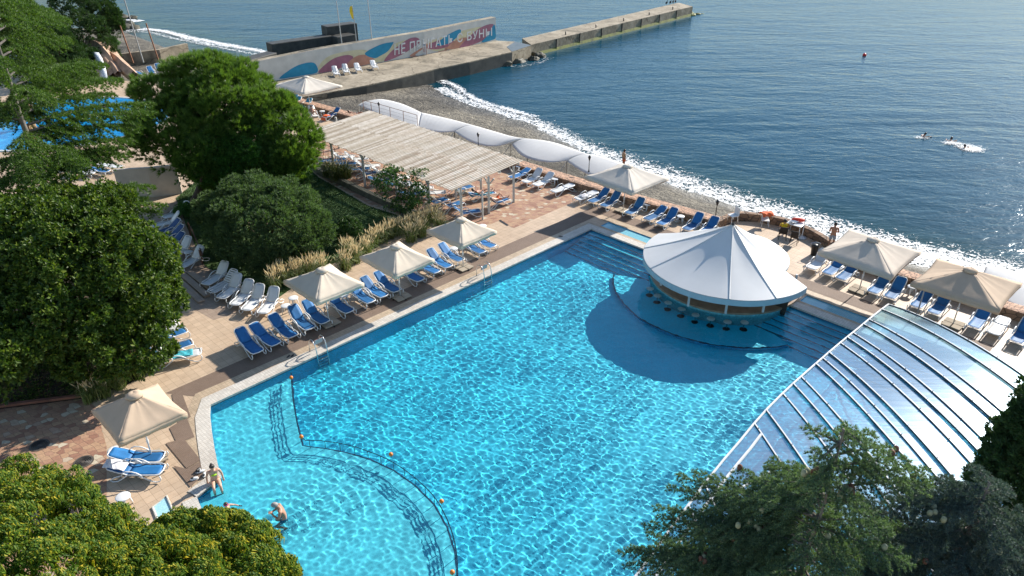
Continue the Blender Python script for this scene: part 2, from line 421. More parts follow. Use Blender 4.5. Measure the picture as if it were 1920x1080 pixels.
b.grid([[Vector((p.x, p.y, SHAL+.012)) for p in fo], [Vector((p.x, p.y, SHAL+.012)) for p in fi]]); recv(tag(b.build('shallow_edge_line', M_NOSE), kind='structure'))
pl = pool+[pool[0]]
b = MB(); b.grid([[Vector((p.x, p.y, .0)) for p in pl], [Vector((p.x, p.y, -.12)) for p in pl]]); b.cur = 1
b.grid([[Vector((p.x, p.y, -.12)) for p in pl], [Vector((p.x, p.y, DEEP)) for p in pl]])
recv(tag(b.build('pool_walls', [M_NOSE, M_POOLW]), kind='structure'))
# steps along the beach edge
def steps(name, b0, b1, skew=0.0):
    b = MB(); nb = MB()
    for i in range(6):
        z = -.25-.22*i; a0 = .42*i; a1 = .42*(i+1)
        b.box(W((a0+a1)/2, (b0+b1)/2, (z+DEEP)/2), (b1-b0, .42, z-DEEP), Matrix.Rotation(-PI/4, 3, 'Z'))
        nb.box(W(a1-.02, (b0+b1)/2, z+.004), (b1-b0, .09, .02), Matrix.Rotation(-PI/4, 3, 'Z'))
    recv(tag(b.build(name, M_POOL), kind='structure')); recv(tag(nb.build(name+'_nosing', M_NOSE), kind='structure'))
steps('pool_steps', .05, 6.0); steps('pool_steps', 12.6, 25)
# entry steps under the sitting woman
b = MB()
for i, z in enumerate((-.3, -.55)):
    d = .5*(i+1)
    b.poly([G(369, 932, z)+Vector((0, 0, 0)), G(415, 897, z), G(415, 897, z)+Vector((.55*(i+1), -.42*(i+1), 0)), G(400, 985, z)+Vector((.3*(i+1), -.2*i, 0)), G(383, 966, z)])
recv(tag(b.build('entry_steps', M_POOLS), kind='structure'))
# ledge for the bar stools with its dark edge line
led = [W(KC[0]+6.1*math.cos(t), KC[1]+6.1*math.sin(t)) for t in [R(-58+i*5.2) for i in range(24)]]
led = [p for p in led if AB(p)[0] > .3]
recv(region('stool_ledge', led+[W(.2, KC[1])], -1.15, M_POOL))
b = MB(); lo_ = [p+Vector((RNG.normal()*.02, RNG.normal()*.02, 0)) for p in led]
b.grid([[Vector((p.x, p.y, -1.14)) for p in offset_path(lo_, .05)], [Vector((p.x, p.y, -1.14)) for p in offset_path(lo_, -.05)]]); b.build('ledge_edge_line', M_NOSE)['kind'] = 'structure'
b = MB(); b.grid([[Vector((p.x, p.y, -1.15)) for p in led], [Vector((p.x, p.y, DEEP)) for p in led]]); recv(tag(b.build('ledge_face', M_POOLW), kind='structure'))
# foot baths
M_BATH = mosaic('pale foot bath mosaic', (.42, .72, .78), .15)
tw = NT('shallow bath water'); gb = tw.add('ShaderNodeBsdfGlossy'); gb.inputs[1].default_value = .05; tb = tw.add('ShaderNodeBsdfTransparent'); tb.inputs[0].default_value = (.72, .93, .97, 1)
fr = tw.add('ShaderNodeFresnel'); fr.inputs[0].default_value = 1.33; mx = tw.add('ShaderNodeMixShader')
tw.set(gb, 'Normal', tw.bump(tw.noise(tw.coord(1.0), 7, 2), .2, .02))
vv = tw.coord(1.0, PI/4); bk = tw.add('ShaderNodeTexBrick'); tw.l.new(vv, bk.inputs['Vector']); bk.offset = 0; bk.inputs['Scale'].default_value = 1; bk.inputs['Brick Width'].default_value = .1; bk.inputs['Row Height'].default_value = .1; bk.inputs['Mortar Size'].default_value = .008; bk.inputs['Color1'].default_value = (.20, .50, .58, 1); bk.inputs['Color2'].default_value = (.24, .56, .64, 1); bk.inputs['Mortar'].default_value = (.12, .33, .42, 1)
bw = tw.bsdf(bk.outputs[0], .08); tw.set(bw, 'Normal', tw.bump(tw.noise(vv, 6, 2), .25, .02)); M_BWAT = tw.done(bw)
for q in (bathA, bathB):
    region('foot_bath_floor', q, -.15, M_BATH); ql = q+[q[0]]
    tag(MB().grid([[Vector((p.x, p.y, .0)) for p in ql], [Vector((p.x, p.y, -.15)) for p in ql]]).build('foot_bath_walls', M_POOLW), kind='structure')
    region('foot_bath_water', q, -.04, M_BWAT)
    cx = [AB(p) for p in q]; b0, b1 = min(c[1] for c in cx), max(c[1] for c in cx)
    b = MB()
    for (a0, a1, bb0, bb1) in ((-2.2, -1.62, b0-.6, b1+.4),):
        b.box(W((a0+a1)/2, (bb0+bb1)/2, .0), (bb1-bb0, a1-a0, .04), Matrix.Rotation(-PI/4, 3, 'Z'))
    tag(b.build('foot_bath_rim', M_COPE2), kind='structure')
fb = region('foot_bath_floor', bathC, .011, M_BATH); 
tag(MB().tube(px([(286, 951), (312, 930), (330, 970), (305, 1000)], .02), .04, 6, closed=True).build('foot_bath_rim', M_COPE), kind='structure')
# ---- pool water: real wave surface, refracting the sun
def wave_field(X, Y):
    Z = np.zeros_like(X); rng = np.random.default_rng(3); n = 70
    for i in range(n):
        L = max(.17, min(1.0, .245*math.exp(.42*rng.normal()))); k = 2*PI/L; th = rng.uniform(0, 2*PI)
        Z += .66*math.sqrt(2/n)/k**2*np.sin(k*(X*math.cos(th)+Y*math.sin(th))+rng.uniform(0, 6.28))
    M = np.zeros_like(X)
    for i in range(9):
        L = rng.uniform(3, 9); th = rng.uniform(0, 2*PI); M += np.sin(2*PI/L*(X*math.cos(th)+Y*math.sin(th))+rng.uniform(0, 6.28))/3
    return Z*(1+.22*M)
def pool_water():
    nx, ny = 1320, 970
    A_, B_ = np.meshgrid(np.linspace(-.3, 39.5, nx), np.linspace(-3.8, 25.4, ny), indexing='ij')
    Z = wave_field(A_, B_)
    cm = AB(G(535, 965, -.1))        # rings around the wading man
    D = np.hypot(A_-cm[0], B_-cm[1]); Z += .0042*np.exp(-D/3.2)*np.sin(2*PI*D/.40)*np.minimum(1, D/.6)
    V = np.stack([OX+(-A_+B_)*S2, OY+(-A_-B_)*S2, -.1+Z], -1).reshape(-1, 3)
    i, j = np.meshgrid(np.arange(nx-1), np.arange(ny-1), indexing='ij'); a = (i*ny+j).ravel()
    Fq = np.stack([a, a+ny, a+ny+1, a+1], 1)
    # keep only the faces inside the pool outline and outside the bar
    ca = (A_[:-1, :-1]+A_[1:, 1:])/2; cb = (B_[:-1, :-1]+B_[1:, 1:])/2; ca, cb = ca.ravel(), cb.ravel()
    P = offset_path(pool, rim_d(.06), True); Pab = np.array([AB(p) for p in P]); ins = np.zeros(len(ca), bool)
    for k in range(len(Pab)):
        x1, y1 = Pab[k]; x2, y2 = Pab[(k+1) % len(Pab)]
        c = ((y1 > cb) != (y2 > cb)) & (ca < (x2-x1)*(cb-y1)/(y2-y1+1e-12)+x1); ins ^= c
    ins &= np.hypot(ca-KC[0], cb-KC[1]) > 4.0
    Fq = Fq[ins]; used = np.unique(Fq); remap = np.zeros(len(V), np.int32); remap[used] = np.arange(len(used))
    t = NT('clear pool water'); g = t.add('ShaderNodeBsdfGlass'); g.inputs['IOR'].default_value = 1.33; g.inputs['Roughness'].default_value = 0; g.inputs['Color'].default_value = (.97, 1, 1, 1)
    o = np_mesh('pool_water', V[used], remap[Fq], t.done(g), smooth=True); o.cycles.is_caustics_caster = True
    return tag(o, kind='structure')
pool_water(); cy.caustics_refractive = True
# ---- second pool behind the cedar
t = NT('blue leisure pool water'); v = t.coord(1.0)
c = t.ramp(t.noise(v, 1.2, 4, .6, 1.0), [(.3, (.0, .16, .42)), (.6, (.01, .30, .62)), (.8, (.06, .50, .80))])
bs = t.bsdf(c, .06); t.set(bs, 'Normal', t.bump(t.noise(v, 3.5, 4, .6), .4, .06)); M_P2 = t.done(bs)
p2c = G(110, 228); 
def ell(c, rx, ry, n, rot=0):
    return [c+Vector((rx*math.cos(q)*math.cos(rot)-ry*math.sin(q)*math.sin(rot), rx*math.cos(q)*math.sin(rot)+ry*math.sin(q)*math.cos(rot), 0)) for q in [2*PI*i/n for i in range(n)]]
p2 = ell(p2c, 9.4, 8.0, 40)
region('leisure_pool_water', p2, .02, M_P2)
tag(MB().tube([p+Vector((0, 0, .03)) for p in ell(p2c, 9.6, 8.2, 40)], .16, 8, closed=True, flat=.5).build('leisure_pool_rim', mat('white pool rim', (.7, .7, .66, 1), .5)), kind='structure')
# ---- beach
shore_px = [(742, 142), (778, 156), (815, 166), (856, 186), (900, 203), (950, 218), (1000, 236), (1050, 262), (1100, 286), (1160, 308), (1230, 332), (1300, 360), (1370, 386), (1440, 408), (1520, 436), (1600, 462), (1700, 492), (1800, 517), (1920, 548), (2100, 600)]
SEA = -2.6
shore = px(shore_px, SEA)
rows = [[], [], [], [], [], []]
for s in shore:
    a, b_ = AB(s); aw = wall_a(b_)-.3
    nrm = W(a-1, b_)-W(a, b_)
    inner = W(aw, b_, -1.55)
    rows[0].append(inner); rows[1].append(inner.lerp(Vector((s.x, s.y, -1.75)), .35)); rows[2].append(inner.lerp(Vector((s.x, s.y, -2.3)), .72))
    rows[3].append(Vector((s.x, s.y, SEA))); rows[4].append(Vector((s.x, s.y, SEA))+nrm*1.6+Vector((0, 0, -.22))); rows[5].append(Vector((s.x, s.y, SEA))+nrm*9+Vector((0, 0, -1.6)))
L0 = G(570, 165, -1.5); L1 = G(600, 176, -1.5)
for k, off in enumerate((0, .2, .5, 1, 1.1, 1.3)):
    rows[k].insert(0, Vector((rows[k][0].x-6, rows[k][0].y+5, rows[k][0].z+.15)))
def refine(rows, n):
    out = []
    for r in rows:
        q = []
        for i in range(len(r)-1):
            for j in range(n): 
                p0, p1, p2_, p3 = r[max(i-1, 0)], r[i], r[i+1], r[min(i+2, len(r)-1)]; t_ = j/n
                q.append(.5*((2*p1)+(-p0+p2_)*t_+(2*p0-5*p1+4*p2_-p3)*t_*t_+(-p0+3*p1-3*p2_+p3)*t_**3))
        q.append(r[-1]); out.append(q)
    return out
rr = refine(rows, 6)
tr = list(map(list, zip(*rr))); tr = refine(tr, 4)
for r in tr:
    for p in r: p.z += .10*mnoise.noise(Vector((p.x*.35, p.y*.35, 0)))+.04*mnoise.noise(Vector((p.x*1.3, p.y*1.3, 3)))
o = MB().grid(tr).build('beach', M_PEB, smooth=True); tag(o, kind='structure')
# far beach by the breakwater
fb_ = px([(150, 190), (130, 60), (215, 47), (262, 62), (320, 84), (395, 96), (470, 106), (520, 116), (500, 150), (560, 180), (300, 240)], -1.9)
fb_ = [Vector((p.x, p.y, z)) for p, z in zip(fb_, (-1.2, -1.3, -2.5, -2.62, -2.62, -2.62, -2.62, -2.5, -1.6, -1.3, -1.2))]
cen = sum(fb_, Vector())/len(fb_); cen.z = -1.6; b = MB()
for i in range(len(fb_)): b.poly([fb_[i], fb_[(i+1) % len(fb_)], cen])
tag(b.build('far_beach', M_PEB), kind='structure')
# ---- sea
t = NT('sea water'); v = t.coord(1.0)
vr = t.coord((.5, 1.0, 1.0), R(12)); vr2 = t.coord((.42, 1.0, 1.0), R(-24)); vr3 = t.coord((.3, 1, 1), R(8))
n1 = t.noise(vr, .55, 4, .60, .6); n2 = t.noise(vr2, 1.7, 3, .6, .4); n3 = t.noise(vr3, .12, 3, .55, .5)
n4 = t.noise(t.coord((.5, 1.1, 1), R(-8)), 3.6, 3, .6, .3)
hh = t.math('ADD', t.math('MULTIPLY', n1, .9), t.math('ADD', t.math('MULTIPLY', n2, .42), t.math('ADD', t.math('MULTIPLY', n4, .09), t.math('MULTIPLY', n3, 2.2))))
geo = t.add('ShaderNodeNewGeometry'); sp = t.add('ShaderNodeSeparateXYZ'); t.l.new(geo.outputs['Position'], sp.inputs[0])
# distance out from the beach on the pool grid -> green shallows, blue depth
aa = t.math('MULTIPLY', t.math('ADD', t.math('SUBTRACT', sp.outputs[0], OX), t.math('SUBTRACT', sp.outputs[1], OY)), S2)
dd = t.math('ADD', aa, t.math('MULTIPLY', t.noise(v, .09, 4), 7.0))
mr = t.add('ShaderNodeMapRange'); t.set(mr, 0, dd); mr.inputs[1].default_value = 15; mr.inputs[2].default_value = 34
col = t.ramp(mr.outputs[0], [(0, (.046, .062, .044)), (.25, (.012, .050, .050)), (.6, (.003, .040, .062)), (1, (.002, .044, .074))])
bs = t.bsdf(col, .13); bs.inputs['Specular IOR Level'].default_value = .21; bs.inputs['Specular Tint'].default_value = (.82, .94, 1, 1); bs.inputs['IOR'].default_value = 1.33
nb = t.bump(hh, .42, .30); t.set(bs, 'Normal', nb); bs.inputs['Specular IOR Level'].default_value = 0
gs = t.add('ShaderNodeBsdfGlossy'); gs.inputs[0].default_value = (.86, .95, 1, 1); gs.inputs[1].default_value = .14; t.set(gs, 'Normal', nb)
fq = t.add('ShaderNodeFresnel'); fq.inputs[0].default_value = 1.33; t.set(fq, 'Normal', nb); fm = t.math('MINIMUM', t.math('MULTIPLY', fq.outputs[0], .72), .27)
ms_ = t.add('ShaderNodeMixShader'); t.l.new(fm, ms_.inputs[0]); t.l.new(bs.outputs[0], ms_.inputs[1]); t.l.new(gs.outputs[0], ms_.inputs[2]); M_SEA = t.done(ms_)
b = MB(); b.poly([(-1500, 38, SEA), (1500, -400, SEA), (4000, 6000, SEA), (-4000, 6000, SEA)]); tag(b.build('sea', M_SEA), kind='structure')
# ---- surf
def foam_mat(name, thr, sc=2.3, edge=.17):
    t = NT(name); uv = t.add('ShaderNodeAttribute', attribute_name='prof'); v = t.coord(1.0)
    n = t.noise(v, sc, 8, .72, 1.2); vo = t.add('ShaderNodeTexVoronoi', feature='DISTANCE_TO_EDGE'); vd = t.add('ShaderNodeVectorMath', operation='ADD')
    nn = t.add('ShaderNodeTexNoise'); t.l.new(v, nn.inputs['Vector']); nn.inputs['Scale'].default_value = 1.6
    sc_ = t.add('ShaderNodeVectorMath', operation='SCALE'); t.l.new(nn.outputs['Color'], sc_.inputs[0]); sc_.inputs['Scale'].default_value = 1.1
    t.l.new(v, vd.inputs[0]); t.l.new(sc_.outputs[0], vd.inputs[1]); t.l.new(vd.outputs[0], vo.inputs['Vector']); vo.inputs['Scale'].default_value = 2.8
    web = t.ramp(vo.outputs[0], [(0, (1, 1, 1)), (.16, (0, 0, 0))])
    f = t.math('ADD', t.math('MULTIPLY', uv.outputs['Fac'], 1.0), t.math('ADD', t.math('MULTIPLY', n, .9), t.math('MULTIPLY', web, .11)))
    al = t.ramp(f, [(thr, (0, 0, 0)), (thr+edge, (1, 1, 1))])
    d = t.bsdf((.80, .80, .78, 1), .7); t.set(d, 'Normal', t.bump(n, .8, .1))
    tr_ = t.add('ShaderNodeBsdfTransparent'); m = t.add('ShaderNodeMixShader'); t.l.new(al, m.inputs[0]); t.l.new(tr_.outputs[0], m.inputs[1]); t.l.new(d.outputs[0], m.inputs[2])
    return t.done(m)
M_FOAM = foam_mat('broken surf foam', .98)
def surf(name, line, offs, prof, z0=.035, amp=.05, n=8, hump=None):
    """offs: distances seaward (along the beach normal) of the rows, prof: foam density of the rows (row by row, may be callables of the position along)"""
    line = refine([line], n)[0]; rows = []; pr = []
    off = [offset_path(line, -d) for d in offs]
    test = AB(off[-1][len(line)//2])[0] < AB(off[0][len(line)//2])[0]
    if not test: off = [offset_path(line, d) for d in offs]
    b = MB(); N = len(line)
    for k, r in enumerate(off):
        q = []
        for i, p in enumerate(r):
            zz = SEA+z0+amp*mnoise.noise(Vector((p.x*.8, p.y*.8, k)))+(hump[k] if hump else 0)
            q.append(Vector((p.x+.35*mnoise.noise(Vector((p.x*.5, p.y*.5, 9))), p.y+.35*mnoise.noise(Vector((p.x*.5, p.y*.5, 19))), zz)))
            f = prof[k]; pr.append(f(i/(N-1)) if callable(f) else f)
        rows.append(q)
    b.grid(rows); o = b.build(name, M_FOAM, smooth=True)
    at = o.data.attributes.new('prof', 'FLOAT', 'POINT'); at.data.foreach_set('value', pr)
    return tag(o, kind='stuff')
E_ = lambda lo, hi: (lambda t: lo+(hi-lo)*t)
surf('surf', px(shore_px[2:], SEA), [-1.2, -.2, .9, 2.0, 3.2, 4.6, 6.4, 9.0], [-.1, .50, .54, E_(.36, .60), E_(.22, .56), E_(.06, .42), E_(-.06, .30), -.5], amp=.06)
surf('surf', px([(818, 152), (850, 166), (880, 186), (915, 200), (960, 212), (1000, 222)], SEA), [-1.6, -.7, -.1, .5, 1.1, 2.0], [.0, .30, .44, .56, .40, -.2], hump=[0, .02, .06, .10, .06, 0])
surf('surf', px([(232, 60), (280, 60), (330, 72), (390, 84), (440, 94), (495, 104)], SEA), [-1.6, -.4, .6, 1.6, 2.6, 3.8], [.1, .5, .4, .62, .4, -.4])
surf('surf', px([(262, 56), (300, 62), (345, 76), (385, 86), (430, 92)], SEA), [-.4, .3, .9, 1.8], [.0, .46, .55, -.1], hump=[0, .08, .14, 0])
M_WHT = mat('white moulded plastic', (.74, .74, .72, 1), .38, .05, 4)
M_BLU = mat('blue mesh sling', (.012, .130, .33, 1), .65, .12, 5, .2, 180)
M_TEAL = mat('teal mesh sling', (.02, .22, .38, 1), .65, .12, 5)
M_STEEL = mat('polished steel', (.62, .62, .62, 1), .18, .05, metal=1.0)
t = NT('weathered concrete'); v = t.coord(1.0); n0 = t.noise(v, .35, 6, .65, .8); n1 = t.noise(v, 2.2, 6, .7)
c = t.ramp(n0, [(.32, (.17, .145, .10)), (.5, (.33, .275, .195)), (.66, (.44, .375, .275))]); c2 = t.ramp(n1, [(.34, (.68, .66, .62)), (.6, (1, 1, 1))])
vc = t.add('ShaderNodeTexVoronoi', feature='DISTANCE_TO_EDGE'); dv = t.add('ShaderNodeVectorMath', operation='ADD'); nz = t.add('ShaderNodeTexNoise'); t.l.new(v, nz.inputs['Vector']); nz.inputs['Scale'].default_value = .8
t.l.new(v, dv.inputs[0]); t.l.new(nz.outputs['Color'], dv.inputs[1]); t.l.new(dv.outputs[0], vc.inputs['Vector']); vc.inputs['Scale'].default_value = .22
ck = t.ramp(vc.outputs[0], [(0, (.35, .33, .3)), (.012, (1, 1, 1))]); m1 = t.add('ShaderNodeMix', data_type='RGBA', blend_type='MULTIPLY', inp={0: 1.0, 6: c, 7: c2}); m2 = t.add('ShaderNodeMix', data_type='RGBA', blend_type='MULTIPLY', inp={0: 1.0, 6: m1.outputs[2], 7: ck})
bs = t.bsdf(m2.outputs[2], .9); t.set(bs, 'Normal', t.bump(t.noise(v, 12, 5, .7), .6, .03)); M_CONC = t.done(bs)
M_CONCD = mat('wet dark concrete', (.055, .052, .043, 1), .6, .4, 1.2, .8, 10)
M_BLK = mat('black iron', (.015, .015, .015, 1), .45)
M_SLAB = mat('concrete ballast slab', (.36, .30, .22, 1), .85, .15, 3, .3)
ORD = ['first', 'second', 'third', 'fourth', 'fifth', 'sixth', 'seventh', 'eighth', 'ninth', 'tenth', 'eleventh', 'twelfth', 'thirteenth', 'fourteenth', 'fifteenth']
# ---------------------------------------------------------------- loungers
def make_lounger(name, label, sling, frame, ang, slatted=False):
    t = thing(name, label, 'sun lounger')
    hs = .34; hx = -.22; L1 = .93; LB = .78; wd_ = .27
    # seat
    b = MB(); rows = []
    for i in range(9):
        x = hx+(L1-hx)*i/8; z = hs+.03*math.sin(PI*i/8)*-1+.02*(i == 8)*-1
        rows.append([Vector((x, y, z-.018*(1-(y/wd_)**2))) for y in (-wd_, -wd_/2, 0, wd_/2, wd_)])
    if slatted:
        for i in range(9): b.box((hx+.06+i*.125, 0, hs), (.085, wd_*2, .02))
        b.build('seat', sling, t)
    else: b.grid(rows, True).build('seat', sling, t, smooth=True, solid=.022)
    b = MB(); rows = []; ca, sa = math.cos(ang), math.sin(ang)
    for i in range(8):
        q = LB*i/7; w = wd_*(1-.10*(i/7)**2); bow = .03*math.sin(PI*i/7)
        rows.append([Vector((hx-q*ca+bow*sa, y, hs+.01+q*sa-bow*ca*.5-.012*(1-(y/w)**2))) for y in (-w, -w/2, 0, w/2, w)])
    if slatted:
        M = Matrix.Rotation(ang, 3, 'Y')
        for i in range(6): q = .08+i*.125; b.box((hx-q*ca, 0, hs+q*sa), (.085, wd_*2, .02), M)
        b.build('backrest', sling, t)
    else: b.grid(rows).build('backrest', sling, t, smooth=True, solid=.022)
    # perimeter tube of the seat and of the backrest
    b = MB()
    pts = [(hx, -.31, hs), (.3, -.315, hs), (.8, -.31, hs+.01), (.95, -.25, hs), (.98, 0, hs-.01), (.95, .25, hs), (.8, .31, hs+.01), (.3, .315, hs), (hx, .31, hs)]
    b.tube(pts, .026, 7)
    b.build('frame', frame, t, smooth=True)
    b = MB(); e = LB+.02
    pts = [(hx, -.30, hs), (hx-.4*ca, -.30, hs+.4*sa), (hx-(e-.08)*ca, -.27, hs+(e-.08)*sa), (hx-e*ca, -.2, hs+e*sa), (hx-(e+.02)*ca, 0, hs+(e+.02)*sa), (hx-e*ca, .2, hs+e*sa), (hx-(e-.08)*ca, .27, hs+(e-.08)*sa), (hx-.4*ca, .30, hs+.4*sa), (hx, .30, hs)]
    b.tube(pts, .024, 7).build('back_frame', frame, t, smooth=True)
    for s in (-1, 1):
        y = .335*s
        b = MB(); b.tube([(.97, y, hs-.02), (1.0, y, .20), (.93, y, .06), (.78, y, .03), (.62, y, .08), (.40, y, .22), (.22, y, hs-.02)], .024, 7)
        b.build('leg', frame, t, smooth=True)
        b = MB(); b.tube([(-.22, y, hs), (-.42, y, .18), (-.62, y, .05), (-.80, y, .03), (-.88, y, .10), (-.70, y, .24), (-.40, y, hs)], .024, 7)
        b.build('leg', frame, t, smooth=True)
        if not slatted:
            b = MB(); b.tube([(-.42, y, .30), (-.36, y*1.02, .46), (-.22, y*1.02, .53), (0, y*1.02, .52), (.16, y, .46), (.32, y, .34)], .028, 7, flat=.7)
            b.build('armrest', frame, t, smooth=True)
    return t
PROTO = {}
BR_ = random.Random(4)
for m_ in (M_BLU, M_WHT):
    nt_ = m_.node_tree; bs_ = next(n for n in nt_.nodes if n.type == 'BSDF_PRINCIPLED'); lk_ = bs_.inputs['Base Color'].links[0]; src_ = lk_.from_socket
    oi_ = nt_.nodes.new('ShaderNodeObjectInfo'); mr_ = nt_.nodes.new('ShaderNodeMapRange'); mr_.inputs[3].default_value = .78 if m_ is M_BLU else .86; mr_.inputs[4].default_value = 1.25 if m_ is M_BLU else 1.03; nt_.links.new(oi_.outputs['Random'], mr_.inputs[0])
    mm_ = nt_.nodes.new('ShaderNodeVectorMath'); mm_.operation = 'SCALE'; nt_.links.new(src_, mm_.inputs[0]); nt_.links.new(mr_.outputs[0], mm_.inputs['Scale']); nt_.links.new(mm_.outputs[0], bs_.inputs['Base Color'])
VAR = dict(blue=(M_BLU, M_WHT, R(38), False), white=(M_WHT, M_WHT, R(46), False), blueflat=(M_BLU, M_WHT, R(4), False), whiteflat=(M_WHT, M_WHT, R(4), False),
           bluelow=(M_BLU, M_WHT, R(18), False), blueB=(M_BLU, M_WHT, R(29), False), blueC=(M_BLU, M_WHT, R(47), False), whiteB=(M_WHT, M_WHT, R(36), False), slat=(M_WHT, M_WHT, R(40), True), teal=(M_TEAL, M_WHT, R(30), False), navy=(mat('navy mesh sling', (.008, .06, .19, 1), .6), M_WHT, R(34), False))
NAMES = dict(blue='sun_lounger', white='sun_lounger', blueflat='sun_lounger', whiteflat='sun_lounger', bluelow='sun_lounger', slat='sun_lounger', teal='sun_lounger', navy='sun_lounger')
def lounger(kind, foot, head, label, group, dirn=None, z=0.0, jit=.0, tilt=None):
    f = G(*foot, z+.33) if not isinstance(foot, Vector) else foot
    if dirn is None:
        hz = {'white': .85, 'blue': .8, 'slat': .8, 'navy': .75}.get(kind, .5)
        h = G(*head, z+hz); d = Vector((f.x-h.x, f.y-h.y, 0)); ang = math.atan2(d.y, d.x)
    else: ang = dirn
    ang += jit; ux = Vector((math.cos(ang), math.sin(ang), 0)); loc = Vector((f.x, f.y, z+.012))-ux*.97
    if kind == 'blue': kind = BR_.choice(['blue', 'blue', 'blueB', 'blueC'])
    if kind == 'white': kind = BR_.choice(['white', 'white', 'whiteB'])
    if kind not in PROTO:
        o = make_lounger('sun_lounger', label, *VAR[kind]); PROTO[kind] = o; o.location = loc; o.rotation_euler[2] = ang; tag(o, group=group)
    else: o = dup(PROTO[kind], loc, ang, label, group)
    if tilt: o.rotation_euler[1] = tilt
    return o
g = 'blue loungers along the long pool edge'
row = [((485, 661), ''), ((519, 646), ''), ((551, 631), ''), ((583, 617), ''), ((611, 605), ''), ((657, 585), ''), ((697, 567), ''), ((722, 556), ''), ((746, 546), ''), ((790, 526), ''), ((821, 511), ''), ((843, 501), ''), ((866, 489), ''), ((906, 474), ''), ((926, 463), '')]
spots = ['nearest the camera and the loose flip-flops', 'second from the near end of the long row', 'third from the near end, before the first parasol', 'fourth from the near end, beside the two stools', 'fifth from the near end, half under the first parasol',
 'under the near cream parasol, left of its base', 'under the near cream parasol, right of its base', 'just right of the near cream parasol, back raised', 'between the first and second cream parasols, nearer the second', 'first under the second cream parasol', 'second under the second cream parasol',
 'right of the second cream parasol, leaning against its neighbour', 'beside the small stool left of the third cream parasol', 'under the third cream parasol, left of the pair', 'under the third cream parasol, right of the pair']
for i, (f, _) in enumerate(row):
    f = (f[0], f[1]); lounger('blue', f, None, 'blue sun lounger '+spots[i], g, dirn=ANG_B, jit=R(RNG.normal()*2.2))
Z = lambda ox, oy, k: (lambda x, y: (ox+x/k, oy+y/k))
z6 = Z(360, 330, 3); z3 = Z(0, 330, 3); z7 = Z(780, 330, 3); z8 = Z(1160, 330, 3); zr = Z(1440, 360, 3); zb = Z(200, 840, 7.715); zp = Z(480, 0, 3); zg = Z(560, 200, 6); zh = Z(780, 280, 6); zt = Z(960, 0, 3)
g = 'white loungers in front of the juniper'
for i, (h, f, k, l) in enumerate([((165, 500), (72, 612), 'white', 'white lounger at the left end of the row before the juniper'), ((205, 550), (103, 655), 'slat', 'white slatted lounger without armrests, second in the row before the juniper'),
    ((258, 555), (160, 690), 'white', 'white lounger right of the slatted one before the juniper'), ((322, 590), (235, 728), 'white', 'fourth white lounger of the row before the juniper'),
    ((385, 612), (300, 757), 'white', 'fifth white lounger of the row before the juniper'), ((460, 635), (392, 775), 'white', 'last white lounger of the juniper row, beside the round stools')]):
    lounger(k, z6(*f), z6(*h), l, g)
g = 'loungers on the shaded walkway'
for h, f, k, l in [((1000, 160), (925, 235), 'white', 'white lounger highest up the shaded walkway, by the pine trunk'), ((965, 215), (850, 282), 'white', 'white lounger just above the three blue ones on the shaded walkway'),
    ((1003, 245), (852, 330), 'navy', 'uppermost of three blue loungers on the shaded walkway'), ((1020, 280), (870, 368), 'navy', 'middle of three blue loungers on the shaded walkway'),
    ((1037, 315), (885, 418), 'navy', 'lowest of three blue loungers on the shaded walkway'), ((1062, 345), (945, 458), 'white', 'white lounger between three blue ones and a square table'), ((1132, 398), (1012, 515), 'white', 'white lounger at the head of the walkway steps')]:
    lounger(k, z3(*f), z3(*h), l, g)
g = 'loungers beside the magnolia'
for h, f, k, l in [((285, 600), (330, 602), 'whiteflat', 'flat white lounger half hidden behind the magnolia'), ((290, 616), (337, 610), 'whiteflat', 'flat white lounger against the blue ones by the magnolia'), ((306, 627), (350, 618), 'bluelow', 'empty blue lounger sticking out beside the magnolia'),
    ((305, 652), (361, 641), 'bluelow', 'blue lounger with a patterned towel beside the magnolia'), ((297, 655), (377, 659), 'white', 'white lounger with a crumpled teal towel by the dry grass')]:
    lg = lounger(k, f, h, l, g)
    if 'patterned' in l: L_PAT = lg
    if 'teal' in l: L_TEAL = lg
g = 'pair of loungers under the tan parasol'
L_A = lounger('bluelow', (306, 857), (216, 850), 'blue lounger nearer the tan parasol pole, empty', g)
L_B = lounger('bluelow', (306, 881), (213, 874), 'blue lounger with a white towel over its back, by the tan parasol', g)
g = 'white loungers on the pier'
for h, f, l in [((430, 365), (457, 418), 'leftmost white lounger against the painted pier wall'), ((488, 352), (512, 406), 'second white lounger from the left at the painted pier wall'), ((552, 342), (582, 396), 'third white lounger at the painted pier wall, beside a flagpole'), ((642, 328), (674, 380), 'white lounger standing right of all the flagpoles on the pier')]:
    lounger('white', zp(*f), zp(*h), l, g, z=-1.0)
g = 'loungers on the upper terrace'
for h, f, k, l in [((215, 545), (180, 575), 'teal', 'teal lounger furthest left under the far parasol'), ((240, 560), (190, 595), 'teal', 'teal lounger second from the left under the far parasol'), ((295, 572), (255, 605), 'teal', 'teal lounger left of the far parasol pole'), ((315, 605), (335, 655), 'white', 'white lounger with a woman lying beside the far parasol'),
    ((470, 605), (380, 660), 'blue', 'blue lounger with a raised back and orange towel on the upper terrace')]:
    lounger(k, zp(*f), zp(*h), l, g)
g = 'blue loungers under the slatted pergola'
